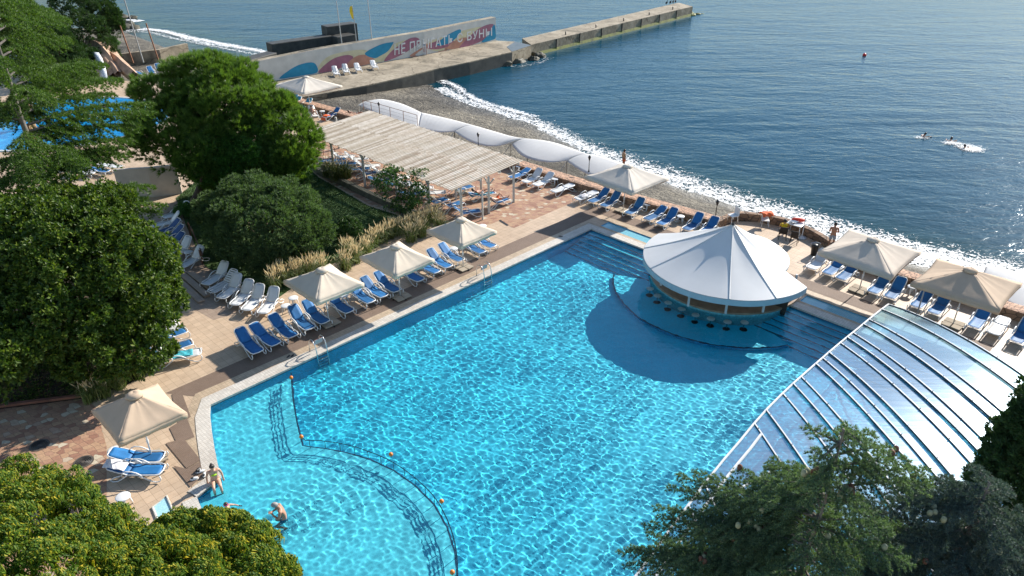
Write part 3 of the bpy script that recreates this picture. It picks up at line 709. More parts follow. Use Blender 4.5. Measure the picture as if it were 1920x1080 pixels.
for h, f, k, l in [((268, 545), (390, 590), 'blue', 'blue lounger at the far left corner under the pergola'), ((450, 575), (535, 590), 'blueflat', 'flat blue lounger behind the ornamental grass under the pergola'), ((530, 615), (652, 640), 'blueflat', 'flat blue lounger left of the middle pergola post'),
    ((600, 680), (805, 695), 'bluelow', 'blue lounger just behind the middle pergola post'), ((680, 700), (920, 728), 'blue', 'blue lounger passing in front of the middle pergola post'), ((960, 800), (1090, 820), 'bluelow', 'blue lounger seen through the left side of the climbing rose'),
    ((1120, 850), (1270, 860), 'bluelow', 'blue lounger seen through the middle of the climbing rose'), ((1310, 950), (1440, 960), 'bluelow', 'blue lounger seen through the right side of the climbing rose')]:
    lounger(k, zg(*f), zg(*h), l, g)
for h, f, k, l in [((100, 555), (350, 552), 'blue', 'blue lounger between the rose and the near pergola corner'), ((290, 590), (520, 592), 'blue', 'blue lounger left of the near corner post of the pergola'), ((450, 645), (728, 690), 'blue', 'blue lounger nearest the third cream parasol under the pergola edge'),
    ((400, 440), (640, 412), 'bluelow', 'blue lounger under the right end of the pergola roof'), ((620, 505), (885, 480), 'bluelow', 'blue lounger with a sunbather on a turquoise towel'), ((780, 560), (1040, 550), 'blue', 'blue lounger with a reader and orange cloth by the corner post')]:
    lo = lounger(k, zh(*f), zh(*h), l, g)
    if 'turquoise' in l: L_S1 = lo
    if 'reader' in l: L_S2 = lo
g = 'white loungers at the back of the pergola'
for i, f in enumerate([(664, 293), (691, 297), (712, 310), (741, 322), (768, 332), (790, 345), (812, 352), (836, 360)]):
    lounger('white', f, None, 'white lounger under the pergola roof, %s along its back row' % ORD[i], g, dirn=R(8))
g = 'loungers along the beach wall'
BW = [('bluelow', (957, 334), 'blue lounger with its back tilted up, nearest the pergola'), ('white', (982, 342), 'white lounger just right of the tilted blue one'), ('white', (1003, 348), 'white lounger left of the round stool by the wall'),
 ('whiteflat', (1036, 360), 'white lounger lying flat beside the round stool'), ('whiteflat', (1081, 374), 'white lounger with a white towel left of the shade parasol'), ('blue', (1106, 379), 'first blue lounger under the beach wall parasol'), ('blue', (1129, 387), 'second blue lounger under the beach wall parasol'),
 ('blue', (1176, 401), 'blue lounger right of the parasol base, left of the small round stool'), ('blue', (1211, 412), 'blue lounger between the small round stool and its close neighbour'), ('blue', (1236, 421), 'blue lounger left of the square stool by the bar roof'), ('blue', (1285, 431), 'blue lounger right of the square stool by the bar roof'), ('blue', (1316, 438), 'blue lounger half hidden by the bar roof')]
for k, f, l in BW:
    d = ANG_A+R({'whiteflat': -6}.get(k, 3)); lo = lounger(k, f, None, l, g, dirn=d, jit=R(RNG.normal()*2.5))
    if 'white towel' in l: L_WT = lo
BW = [('white', (1519, 504), 'white lounger at the left edge of the wide grey parasol'), ('blue', (1549, 514), 'left blue lounger of the pair under the wide grey parasol'), ('blue', (1574, 524), 'right blue lounger of the pair under the wide grey parasol'), ('blue', (1634, 549), 'blue lounger right of the wide parasol base'),
 ('blue', (1666, 559), 'blue lounger left of the stool between the big parasols'), ('blue', (1715, 576), 'blue lounger behind the camera mast'), ('blue', (1748, 588), 'blue lounger left of the right hand parasol base'), ('blue', (1824, 614), 'blue lounger right of the right hand parasol base'), ('whiteflat', (1860, 626), 'flat white lounger between two blue ones on the far right'), ('blue', (1904, 642), 'blue lounger at the right end of the beach row')]
for k, f, l in BW: lounger(k, f, None, l, g, dirn=ANG_A, jit=R(RNG.normal()*2))
g = 'loungers round the leisure pool'
for h, f, k, l in [((820, 355), (860, 412), 'blue', 'blue lounger left of the rock slide sunbeds pair'), ((872, 348), (905, 400), 'blue', 'blue lounger right of the pair by the low brown wall'), ((765, 400), (812, 418), 'blueflat', 'flat blue lounger nearest the rock slide'),
    ((170, 445), (190, 490), 'blue', 'blue lounger beneath the dark cypresses'), ((235, 432), (262, 478), 'white', 'white lounger right of the blue one under the cypresses'), ((292, 425), (320, 460), 'white', 'middle white lounger under the cypresses'), ((355, 415), (385, 450), 'white', 'right hand white lounger under the cypresses'),
    ((520, 940), (610, 965), 'blueflat', 'blue lounger seen between cedar boughs by the beige wall'), ((450, 955), (530, 975), 'whiteflat', 'white lounger left of the blue one between cedar boughs'), ((610, 920), (680, 940), 'whiteflat', 'white lounger right of the blue one between cedar boughs'), ((420, 880), (500, 895), 'white', 'white lounger higher up between the cedar boughs')]:
    lounger(k, (f[0]/3, f[1]/3), (h[0]/3, h[1]/3), l, g)
# ---------------------------------------------------------------- stools
def make_stool(label):
    t = thing('side_table', label, 'side table')
    b = MB(); b.lathe([(.0, .44), (.22, .445), (.25, .43), (.25, .40), (.22, .39), (0, .39)], n=20, cap=False); b.build('table_top', M_WHT, t, smooth=True)
    for k in range(4):
        a = PI/4+k*PI/2; b = MB(); c, s = math.cos(a), math.sin(a)
        b.tube([(.14*c, .14*s, .40), (.20*c, .20*s, .30), (.235*c, .235*s, .12), (.245*c, .245*s, 0)], [.06, .045, .035, .03], 8, flat=.5); b.build('leg', M_WHT, t, smooth=True)
    return t
st = None
for (u, v), l in [((538, 587), 'white stool nearest the juniper row of loungers'), ((552, 572), 'white stool behind the other one beside the near cream parasol'), ((646, 567), 'white stool between loungers under the near cream parasol'), ((851, 478), 'white stool left of the third cream parasol'),
    ((356, 485), 'white square table between two white loungers on the walkway'), ((220, 860), 'white stool under the tan parasol at the lounger heads'), ((236, 948), 'white stool alone in front of the loungers by the leafy canopy'), ((1040, 346), 'white stool beside the flat white lounger at the wall'),
    ((973, 322), 'white stool beyond the pergola corner post'), ((1213, 394), 'white stool between blue loungers right of the wall parasol'), ((1275, 417), 'white stool by the top of the bar roof'), ((1707, 551), 'white stool between the two big right hand parasols'), ((605, 217), 'white stool beside the woman on the upper terrace'), ((905, 435), 'white stool hidden behind the third cream parasol')]:
    p = G(u, v, 0)
    if st is None: st = make_stool(l); st.location = p+Vector((0, 0, .012)); tag(st, group='white plastic stools')
    else: dup(st, p+Vector((0, 0, .012)), RNG.uniform(0, 1.5), l, 'white plastic stools')
# ---------------------------------------------------------------- parasols
M_CRM = mat('cream canvas', (.74, .64, .505, 1), .85, 0.07, 1.2, .55, 3.5, trans=.22)
M_TAN = mat('tan canvas', (.60, .455, .32, 1), .85, 0.07, 1.2, .55, 3.5, trans=.18)
M_GRC = mat('greyish canvas', (.68, .585, .475, 1), .85, 0.07, 1.2, .55, 3.5, trans=.2)
M_OFF = mat('off white canvas', (.74, .675, .58, 1), .85, 0.07, 1.2, .55, 3.5, trans=.25)
def parasol(corners, ez, az, label, m, mi=0, base=None, slabs=4, sag=.055):
    P = [G(u, v, ez) for u, v in corners]; c = sum(P, Vector())/4
    q = [AB(p) for p in P]; a0, a1 = sorted(x[0] for x in q)[:2], sorted(x[0] for x in q)[2:]; b0, b1 = sorted(x[1] for x in q)[:2], sorted(x[1] for x in q)[2:]
    ha = (sum(a1)-sum(a0))/4; hb = (sum(b1)-sum(b0))/4
    t = thing('parasol', label, 'parasol', (c.x, c.y, 0), -PI/4)   # local x runs along the beach edge, y away
    t.rotation_euler[0] = R(RNG.normal()*.8); t.rotation_euler[1] = R(RNG.normal()*.8)
    X, Y = hb, ha; b = MB(); n = 12; hub = Vector((0, 0, az))
    cs = [Vector((-X, -Y, ez)), Vector((X, -Y, ez)), Vector((X, Y, ez)), Vector((-X, Y, ez))]
    for k in range(4):
        A, B = cs[k], cs[(k+1) % 4]; rows = []
        for i in range(9):
            r = .09+.91*i/8; row_ = []
            for j in range(n+1):
                s = j/n; p = hub.lerp(A.lerp(B, s), r); bulge = math.sin(PI*s)
                p.z -= sag*1.3*bulge*math.sin(PI*r*.62)+.020*math.sin(j*2.1+k*1.7)*(1-.6*r)*bulge+.012*mnoise.noise(Vector((j*.7, i*.9, k*5+c.x)))
                if i == 8: e_ = (A.lerp(B, s)-Vector((0, 0, ez))); p.x -= e_.x*.05*bulge; p.y -= e_.y*.05*bulge
                row_.append(p)
            rows.append(row_)
        b.grid(rows)
    cn = b.build('canopy', m, t, smooth=True, solid=.008)
    for v in (cn,): 
        me = v.data
    b = MB()
    for k in range(4):
        A, B = cs[k], cs[(k+1) % 4]; top = []; bot = []
        for j in range(n+1):
            s = j/n; bulge = math.sin(PI*s); p = A.lerp(B, s); e_ = p-Vector((0, 0, ez)); p = Vector((p.x-e_.x*.05*bulge, p.y-e_.y*.05*bulge, ez-sag*1.3*bulge*math.sin(PI*.62)-.004))
            top.append(p*1.0); bot.append(Vector((p.x*.995, p.y*.995, p.z-.20-.02*math.sin(j*1.7))))
        b.grid([bot, top])
    b.build('valance', m, t, smooth=True, solid=.006)
    b = MB(); b.lathe([(.30, -.10), (.33, -.03), (.18, .05), (.03, .09)], (0, 0, az-.02), 8, cap=False); b.build('vent', m, t, smooth=True, solid=.006)
    MB().tube([(0, 0, .05), (0, 0, az+.05)], .03, 10).build('pole', M_WHT, t, smooth=True)
    MB().tube([(0, 0, .85), (0, 0, 1.0)], .045, 10).build('pole_collar', M_WHT, t)
    for k in range(4):
        p = cs[k]; MB().tube([hub-Vector((0, 0, .06)), Vector((p.x*.98, p.y*.98, ez-.02))], .014, 5).build('rib', M_WHT, t)
    for k in range(4):
        p = cs[k]; MB().tube([Vector((0, 0, ez-.25)), hub.lerp(p, .5)-Vector((0, 0, .05))], .012, 5).build('strut', M_WHT, t)
    b = MB(); b.bar((-.5, 0, .03), (.5, 0, .03), .06, .05).bar((0, -.5, .035), (0, .5, .035), .06, .05); b.build('cross_base', M_BLK, t)
    for k in range(slabs):
        a = PI/4+k*PI/2; MB().box((.32*math.cos(a), .32*math.sin(a), .085), (.42, .42, .06), Matrix.Rotation(RNG.normal()*.08, 3, 'Z')).build('ballast_slab', M_SLAB, t, bevel=.008)
    return t
parasol([(190, 742), (338, 720), (331, 806), (172, 838)], 2.3, 3.1, 'tan square parasol by the hexagon paving and the shallow end', M_TAN)
parasol([(532, 527), (607, 497), (689, 525), (596, 571)], 2.35, 3.05, 'cream square parasol nearest the pool ladder in the long row', M_CRM)
parasol([(672, 478), (748, 455), (819, 484), (739, 517)], 2.35, 3.05, 'cream square parasol in the middle of the long row', M_CRM)
parasol([(797, 429), (868, 408), (935, 432), (865, 462)], 2.35, 3.05, 'cream square parasol by the pergola corner', M_CRM)
parasol([(516, 158), (580, 144), (642, 160), (568, 180)], 2.4, 3.2, 'off white square parasol on the upper terrace beside the pier', M_OFF)
parasol([(1092, 331), (1165, 306), (1245, 329), (1191, 366)], 2.4, 3.2, 'off white square parasol over the beach wall loungers', M_OFF)
parasol([(1534, 469), (1597, 427), (1727, 474), (1667, 517)], 2.4, 3.15, 'wide greyish parasol right of the pool bar', M_GRC)
parasol([(1712, 521), (1766, 481), (1915, 537), (1870, 590)], 2.4, 3.15, 'wide taupe parasol at the right end of the beach wall', M_TAN)
# ---------------------------------------------------------------- walls towards the beach
def wall_seg(name, line, label, w, zt, zo, m_top, m_side, z0=-2.2):
    L = [W(a, b_) for b_, a in line]; L = refine([L], 4)[0]; out = [W(AB(p)[0]-w, AB(p)[1]) for p in L] if w > .6 else None
    if out is None:
        d = offset_path(L, w); out = d if AB(d[len(d)//2])[0] < AB(L[len(L)//2])[0] else offset_path(L, -w)
    t = thing(name, label, 'wall', (0, 0, 0))
    f = lambda P, z: [Vector((p.x, p.y, z)) for p in P]
    lip = [p.lerp(q, min(.9, .22/max(w, .3))) for p, q in zip(L, out)]
    MB().grid([f(L, -.05), f(L, zt-.06)]).build('inner_face', m_side, t)
    MB().grid([f(L, zt-.06), f(L, zt), f(lip, zt+.01), f(out, zo)]).build('capping', m_top, t)
    MB().grid([f(out, zo), f(out, z0)]).build('outer_face', m_side, t)
    return t
wall_seg('beach_wall', WL, 'long low wall with a broad cobbled top between pergola and beach', 1.45, .52, .30, M_COBBLE, M_WALLST)
wall_seg('bay_wall', WB, 'curved brown block wall round the lifeguard table', .35, .50, .50, M_WALLST, M_WALLST)
wall_seg('beach_wall', WR, 'cobble topped wall behind the right hand parasols', 1.35, .52, .28, M_COBBLE, M_WALLST)
# garden wall beside the pergola
def low_wall(name, pts, h, w, m, label, z0=-.05):
    b = MB(); L = pts; a = offset_path(L, w/2); c = offset_path(L, -w/2); f = lambda P, z: [Vector((p.x, p.y, z)) for p in P]
    b.grid([f(a, z0), f(a, h), f(c, h), f(c, z0)]); b.poly([f(a, z0)[0], f(c, z0)[0], f(c, h)[0], f(a, h)[0]]); b.poly([f(a, h)[-1], f(c, h)[-1], f(c, z0)[-1], f(a, z0)[-1]])
    return tag(b.build(name, m), label, 'wall')
low_wall('garden_wall', px([(572, 300), (598, 326), (643, 347), (690, 370), (730, 388), (790, 412)]), .45, .35, mat('mossy stone', (.11, .105, .075, 1), .95, .4, 3, .9, 9), 'mossy low stone wall between the lawn and the pergola')
low_wall('screen_wall', px([(228, 372), (290, 368), (342, 362)]), 2.1, .25, mat('beige render', (.50, .44, .37, 1), .9, .1, 1.5, .3), 'plain beige rendered wall above the shaded walkway')
low_wall('kerb_wall', px([(-120, 772), (0, 764), (160, 744)]), .14, .16, mat('red brick edging', (.20, .08, .05, 1), .9, .3), 'low red brick edging between garden bed and paving')
low_wall('beach_kerb', px([(215, 118), (262, 112), (300, 108), (352, 96)], -.9), .1, .5, M_CONC, 'brown concrete kerb beside the rock slide', z0=-2.0)
for i, (p0, p1) in enumerate([((343, 502), (398, 545)), ((334, 508), (389, 556)), ((325, 516), (378, 566))]):
    o = MB().bar(G(*p0, .05), G(*p1, .05), .34, .10+.08*(2-i)).build('walkway_step', M_WALK); tag(o, kind='structure')
# wooden stair rail by the juniper
t = thing('stair_rail', 'old wooden handrail leaning beside the shaded walkway', 'handrail', G(372, 470))
c0 = G(372, 470)
MB().bar(G(357, 425, .8)-c0, G(380, 478, .8)-c0, .07, .05).build('rail', mat('old brown wood', (.16, .08, .05, 1), .8, .3), t)
for u, v in ((358, 428), (380, 481)): MB().bar(G(u, v+14, 0)-c0, G(u, v+14, 0)-c0+Vector((0, 0, .9)), .09, .09).build('post', MATS['old brown wood'], t)
# ---------------------------------------------------------------- pergola
M_SLT = None
t_ = NT('bleached pergola timber'); v = t_.coord((1, 1, 1), PI/4); gn = t_.add('ShaderNodeNewGeometry')
c = t_.ramp(gn.outputs['Random Per Island'], [(0, (.37, .30, .22)), (.35, (.55, .475, .37)), (.7, (.63, .56, .46)), (1, (.70, .64, .55))])
n = t_.ramp(t_.noise(v, 2.2, 5, .7), [(.3, (.68, .64, .58)), (.6, (1, 1, 1))])
m = t_.add('ShaderNodeMix', data_type='RGBA', blend_type='MULTIPLY', inp={0: .9, 6: c, 7: n}); M_SLT = t_.done(t_.bsdf(m.outputs[2], .8))
M_PST = mat('grey painted timber', (.50, .50, .46, 1), .6, .08, 2)
PZ = 2.72
c1, c2, c3, c4 = [G(u, v, PZ) for u, v in ((573, 247), (853, 356), (978, 303), (690, 208))]
pg = thing('pergola', 'long slatted timber pergola shading rows of loungers', 'pergola', Vector(((c1.x+c3.x)/2, (c1.y+c3.y)/2, 0)))
o_ = Vector(pg.location)
b = MB(); NS = 84
for i in range(NS):
    s = (i+.5)/NS; p, q = c1.lerp(c2, s), c4.lerp(c3, s); d = (q-p).normalized(); j = RNG.normal()*.05
    mid = p.lerp(q, .5+RNG.normal()*.03)
    b.bar(p-d*(.25+j)-o_, mid-d*.01-o_, .115, .035); b.bar(mid+d*.01-o_, q+d*(.2-j)-o_, .115, .035)
b.build('slat_roof', M_SLT, pg)
for s in (.04, .36, .66, .96):
    MB().bar(c1.lerp(c4, s)-o_-Vector((0, 0, .09)), c2.lerp(c3, s)-o_-Vector((0, 0, .09)), .08, .14).build('beam', M_PST, pg)
feet = [G(u, v) for u, v in ((586, 299), (627, 322), (685, 350), (745, 376), (806, 399), (866, 421), (917, 400), (963, 379), (902, 357), (855, 374), (800, 345), (745, 322), (700, 302), (636, 278))]
for p in feet:
    MB().bar(Vector((p.x, p.y, .0))-o_, Vector((p.x, p.y, PZ-.15))-o_, .15, .15).build('post', M_PST, pg)
for p in feet[:8]:
    d = (c2-c1).normalized()
    b = MB()
    for s in (-1, 1): b.bar(Vector((p.x, p.y, PZ-.75))-o_, Vector((p.x, p.y, PZ-.16))+d*.5*s-o_, .07, .07)
    b.build('brace', M_PST, pg)
pp = G(905, 412); tag(MB().tube([pp, pp+Vector((0, 0, 1.9))], .06, 8).lathe([(.09, 1.86), (.1, 1.9), (.02, 1.98)], pp, 8).build('shower_post', M_PST), 'slim grey shower post beside the near pergola corner', 'post')
# ---------------------------------------------------------------- pool bar
bar = thing('pool_bar', 'swim-up bar under a wide white tent roof', 'bar', W(.7, 9.85))
bo = Vector(bar.location); bo.z = 0
M_TENT = mat('white tent membrane', (.77, .755, .72, 1), .55, .04, .8, .12, 3, trans=.12)
def cone(r0, ez, az, t0, t1, n, cen, sag=.07, ridge=8):
    rows = []
    for i in range(13):
        r = i/12; row_ = []
        for j in range(n+1):
            th = t0+(t1-t0)*j/n; ph = (j*ridge/n) % 1.0; bl = math.sin(PI*ph)
            z = az+(ez-az)*r-sag*bl*math.sin(PI*min(1, r*1.05))*1.2-.10*math.sin(PI*r)
            rr_ = r0*r*(1-.022*bl*r)
            p = W(cen[0]+rr_*math.sin(th), cen[1]+rr_*math.cos(th), z)-bo; row_.append(p)
        rows.append(row_)
    return rows
def tent(r0, ez, az, ths, cen, per=10, sag=.10):
    """flat-ish panels between the given ridge angles"""
    rows = []
    TH = []
    for t0, t1 in zip(ths, ths[1:]):
        for j in range(per): TH.append((t0+(t1-t0)*j/per, j/per, t0, t1))
    TH.append((ths[-1], 0, ths[-1], ths[-1]))
    for i in range(13):
        r = i/12; row_ = []
        for th, ph, t0, t1 in TH:
            bl = math.sin(PI*ph)*min(1, (t1-t0)/.7); z = az+(ez-az)*r-sag*bl*math.sin(PI*min(1, .1+r*.8))-.12*math.sin(PI*r)
            row_.append(W(cen[0]+r0*r*math.sin(th), cen[1]+r0*r*math.cos(th), z)-bo)
        rows.append(row_)
    return rows
def th_of(u, v, z=1.72, cen=(.7, 9.85)):
    q = AB(G(u, v, z)); return math.atan2(q[0]-cen[0], q[1]-cen[1])
ridges = [0.0, th_of(1447, 552), th_of(1368, 566), th_of(1229, 502), th_of(1213, 466), PI]
rf = tent(4.42, 1.72, 3.68, ridges, (.7, 9.85), sag=.07)
MB().grid(rf).build('tent_roof', M_TENT, bar, smooth=True)
rb = tent(3.05, 2.05, 3.72, [PI, 4.1, 4.9, 5.6, 2*PI], (.66, 9.85), sag=.1)
MB().grid(rb).build('rear_roof', M_TENT, bar, smooth=True)
b = MB()
for i in range(1, len(ridges)-1):
    j = i*10; b.tube([Vector(r[j])+Vector((0, 0, .012)) for r in rf], .022, 5)
b.build('ridge_seam', M_TENT, bar)
b = MB()
for th in np.linspace(.25, PI-.25, 14): b.ball(W(.7+2.9*math.sin(th)*.9, 9.85+2.9*math.cos(th), 2.2)-bo, .02, 5, 4)
top_ = [W(.72, 9.85+sg*4.42*r, 3.68-1.96*r-.12*math.sin(PI*r)-.015)-bo for sg, rs in ((1, (1, .85, .7, .5, .3, .12)), (-1, (0, .12, .3, .5, .7, .85, 1))) for r in rs]
bw_ = [W(.72, 6.1, -.95)-bo, W(.72, 13.4, -.95)-bo, W(.72, 13.6, 1.35)-bo, W(.72, 14.25, 1.35)-bo]+top_+[W(.72, 5.45, 1.35)-bo, W(.72, 5.9, 1.35)-bo]
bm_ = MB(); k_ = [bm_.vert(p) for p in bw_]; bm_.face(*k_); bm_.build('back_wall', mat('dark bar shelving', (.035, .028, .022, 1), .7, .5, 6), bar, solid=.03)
b = MB()
for i in range(26): b.tube([W(.85, 6.9+i*.24, .35+.45*(i % 2))-bo, W(.85, 6.9+i*.24, .62+.45*(i % 2))-bo], .045, 6)
b.build('bottles', mat('bottle glass', (.10, .16, .10, 1), .15, .9, 9), bar)
M_FAS = mat('pale blue fascia', (.42, .50, .54, 1), .5, .05)
MB().grid([[p-Vector((0, 0, .02)) for p in rf[-1]], [p-Vector((0, 0, .33)) for p in rf[-1]]]).build('fascia', M_FAS, bar, solid=.03)
MB().grid([[p-Vector((0, 0, .02)) for p in rb[-1]], [p-Vector((0, 0, .16)) for p in rb[-1]]]).build('fascia', M_FAS, bar, solid=.02)
MB().lathe([(.05, -.1), (.09, .0), (.05, .06), (.02, .12)], W(.7, 9.85, 3.7)-bo, 10).build('finial', M_BLK, bar)
def ringseg(r0, r1, z0, z1, t0, t1, n=48):
    f = lambda r, z: [W(KC[0]+r*math.cos(t0+(t1-t0)*i/n), KC[1]+r*math.sin(t0+(t1-t0)*i/n), z)-bo for i in range(n+1)]
    return MB().grid([f(r1, z0), f(r1, z1), f(r0, z1), f(r0, z0)])
M_STC = mat('brown stone counter', (.32, .22, .14, 1), .4, .25, 2.5)
M_BTL = mosaic('turquoise bar tiles', (.16, .50, .55), .3, .08)
ringseg(3.35, 4.12, .03, .13, -PI*.56, PI*.56).build('counter_top', M_STC, bar)
wl_ = ringseg(3.98, 4.06, -1.3, .03, -PI*.56, PI*.56).build('counter_wall', M_BTL, bar); recv(wl_)
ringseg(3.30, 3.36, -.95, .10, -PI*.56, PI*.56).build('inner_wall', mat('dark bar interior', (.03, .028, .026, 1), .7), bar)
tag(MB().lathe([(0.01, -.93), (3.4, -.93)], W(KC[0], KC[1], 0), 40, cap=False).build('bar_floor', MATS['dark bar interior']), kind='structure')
b = MB()
for i in range(15):
    th = -PI*.45+i*PI*.9/14; p = W(KC[0]+2.7*math.cos(th), KC[1]+2.7*math.sin(th), -.5)-bo
    b.box(p, (.5, .5, .85), Matrix.Rotation(-PI/4-th, 3, 'Z'))
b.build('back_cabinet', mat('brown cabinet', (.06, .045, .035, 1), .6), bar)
for i, (u, v) in enumerate([(1239, 535), (1290, 574), (1360, 588), (1430, 585), (1484, 562)]):
    p = G(u, v, .13)-bo; top = W(.7, 9.85, 0)-bo
    MB().bar(Vector((p.x, p.y, .13)), Vector((p.x, p.y, 1.62)), .10, .10).build('post', M_WHT, bar)
for th in (PI*.75, PI, PI*1.25):
    p = W(.7+2.7*math.cos(th), 9.85+2.7*math.sin(th), 0)-bo
    MB().bar(Vector((p.x, p.y, 0)), Vector((p.x, p.y, 2.0)), .1, .1).build('post', M_WHT, bar)
stl = None
for i, (u, v) in enumerate([(1219, 542), (1233, 555), (1253, 568), (1278, 580), (1304, 591), (1333, 598), (1364, 604), (1396, 605)]):
    p = G(u, v, -.22); l = 'pale round stool standing under water round the bar, %s from the left' % ORD[i]
    if stl is None:
        stl = thing('bar_stool', l, 'bar stool', (p.x, p.y, -1.149), 0, 'underwater stools round the bar')
        recv(MB().lathe([(0, .86), (.20, .87), (.21, .84), (.18, .80), (0, .80)], n=16, cap=False).build('seat', mat('pale stool seat', (.72, .85, .78, 1), .5), stl, smooth=True))
        MB().tube([(0, 0, .03), (0, 0, .81)], .035, 8).build('stem', M_STEEL, stl)
        MB().lathe([(.20, 0), (.20, .03), (.05, .07)], n=14).build('foot', M_BLK, stl)
    else: dup(stl, (p.x, p.y, -1.149), 0, l, 'underwater stools round the bar')
# ---------------------------------------------------------------- telescopic enclosure
PH, s0_, z0_, RR = -1.40797618, -18.44686324, -27.37445761, 30.00325039
er, et = Vector((math.cos(PH), math.sin(PH), 0)), Vector((-math.sin(PH), math.cos(PH), 0))
def EP(T, s, dz=0): return er*s+et*T+Vector((0, 0, z0_+math.sqrt(max(0, RR*RR-(s-s0_)**2))+dz))
_ET = [(1.5, -9.8), (5.72, -13.49), (6.19, -13.88), (7.08, -14.71), (8.68, -16.13), (9.36, -16.75), (10.23, -17.49), (11.08, -18.2), (11.95, -18.99), (12.62, -19.54), (13.9, -20.56), (16.02, -22.16), (19.66, -24.96), (23.4, -28.0)]
sL = lambda T: float(np.interp(T, [e[0] for e in _ET], [e[1] for e in _ET]))
enc = thing('pool_enclosure', 'arched translucent telescopic pool enclosure with white ribs', 'pool enclosure', (12, 18, 0)); eo = Vector(enc.location)
t = NT('translucent polycarbonate'); v = t.coord((1, 1, 1), PH)
str_ = t.noise(t.coord((.12, 6, 1), -PH), 3.0, 5, .7); dirt = t.noise(v, 1.1, 5, .65)
gl = t.add('ShaderNodeBsdfGlossy'); t.set(gl, 0, t.ramp(str_, [(.3, (.50, .64, .74)), (.7, (.66, .78, .86))])); t.set(gl, 1, t.math('ADD', t.math('MULTIPLY', str_, .12), .15))
t.set(gl, 'Normal', t.bump(dirt, .10, .02))
trp = t.add('ShaderNodeBsdfTransparent'); t.set(trp, 0, t.ramp(dirt, [(.3, (.55, .82, .92)), (.7, (.70, .90, .97))]))
df = t.add('ShaderNodeBsdfDiffuse'); t.set(df, 0, (.50, .58, .62, 1)); tl = t.add('ShaderNodeBsdfTranslucent'); t.set(tl, 0, (.45, .6, .68, 1))
dm = t.add('ShaderNodeMixShader'); dm.inputs[0].default_value = .45; t.l.new(df.outputs[0], dm.inputs[1]); t.l.new(tl.outputs[0], dm.inputs[2])
mA = t.add('ShaderNodeMixShader'); t.set(mA, 0, t.math('ADD', t.math('MULTIPLY', dirt, .14), .07)); t.l.new(trp.outputs[0], mA.inputs[1]); t.l.new(dm.outputs[0], mA.inputs[2])
fz = t.add('ShaderNodeLayerWeight'); fz.inputs[0].default_value = .34
mB = t.add('ShaderNodeMixShader'); t.set(mB, 0, t.math('ADD', t.math('MULTIPLY', fz.outputs[0], .34), .05)); t.l.new(mA.outputs[0], mB.inputs[1]); t.l.new(gl.outputs[0], mB.inputs[2]); M_POLY = t.done(mB)
M_RIB = mat('white aluminium rib', (.70, .70, .69, 1), .3, .04); M_GSK = mat('black gasket', (.012, .012, .012, 1), .5)
Ts = [23.3, 22.35, 20.85, 20.2, 19.15, 18.6, 18.0, 17.0, 16.5, 15.95, 14.87, 14.3, 13.6, 12.5, 11.75, 8.9, 8.1, 5.6, 4.9, 2.6, 1.9]
SE = -6.3
for i, T in enumerate(Ts):
    n = 40; s0v = sL(T); pts = [EP(T, s0v+(SE-s0v)*k/n, .035)-eo for k in range(n+1)]
    lift = .02*(i % 2)
    b = MB()
    rows = [[p+et*w_+Vector((0, 0, h_+lift)) for p in pts] for w_, h_ in ((-.022, -.05), (-.022, .02), (.022, .02), (.022, -.05))]
    b.grid(rows); b.cur = 1
    rows = [[p+et*w_+Vector((0, 0, h_+lift)) for p in pts] for w_, h_ in ((-.036, -.05), (-.036, -.005), (-.023, -.005))]
    b.grid(rows); b.build('rib', [M_RIB, M_GSK], enc)
for i in range(len(Ts)-1):
    T0, T1 = Ts[i+1], Ts[i]; n = 32; dz = -.012*(i % 2)
    rows = []
    for k in range(n+1):
        u = k/n; rows.append([EP(T, sL(T)+(SE-sL(T))*u, dz)-eo for T in (T0, (T0+T1)/2, T1)])
    MB().grid(rows).build('roof_panel', M_POLY, enc, smooth=True)
tt = [23.3-i*(21.4/24) for i in range(25)]
b = MB(); b.tube([EP(T, sL(T)-.02, .03)-eo for T in tt], .042, 6, flat=.8); b.build('edge_beam', M_RIB, enc)
b = MB(); b.tube([EP(T, sL(T)+.55, .03)-eo for T in [11.7-i*.7 for i in range(15)]], .05, 6); b.build('edge_beam', M_RIB, enc)
b = MB(); b.tube([EP(11.75, sL(11.75)+2.1, .03)-eo, EP(8.9, sL(8.9)+.75, .03)-eo], .05, 6); b.build('cross_beam', M_RIB, enc)
b = MB(); b.tube([EP(17.95, -10.2, .03)-eo, EP(17.02, -10.4, .03)-eo], .05, 6); b.build('cross_beam', M_RIB, enc)
MB().grid([[EP(T, sL(T)-.02)-eo for T in tt], [Vector((EP(T, sL(T)-.02).x, EP(T, sL(T)-.02).y, .05))-eo for T in tt]]).build('side_panel', M_POLY, enc)
ss = [sL(23.3)+(SE-sL(23.3))*k/24 for k in range(25)]
MB().grid([[EP(23.3, s)-eo for s in ss], [Vector((EP(23.3, s).x, EP(23.3, s).y, .03))-eo for s in ss]]).build('end_panel', M_POLY, enc)
# bolts
b = MB()
for T in Ts:
    for s in np.arange(sL(T)+.3, SE, 1.6): b.ball(EP(T, s, .07)-eo, .022, 6, 4)
b.build('bolts', M_GSK, enc)
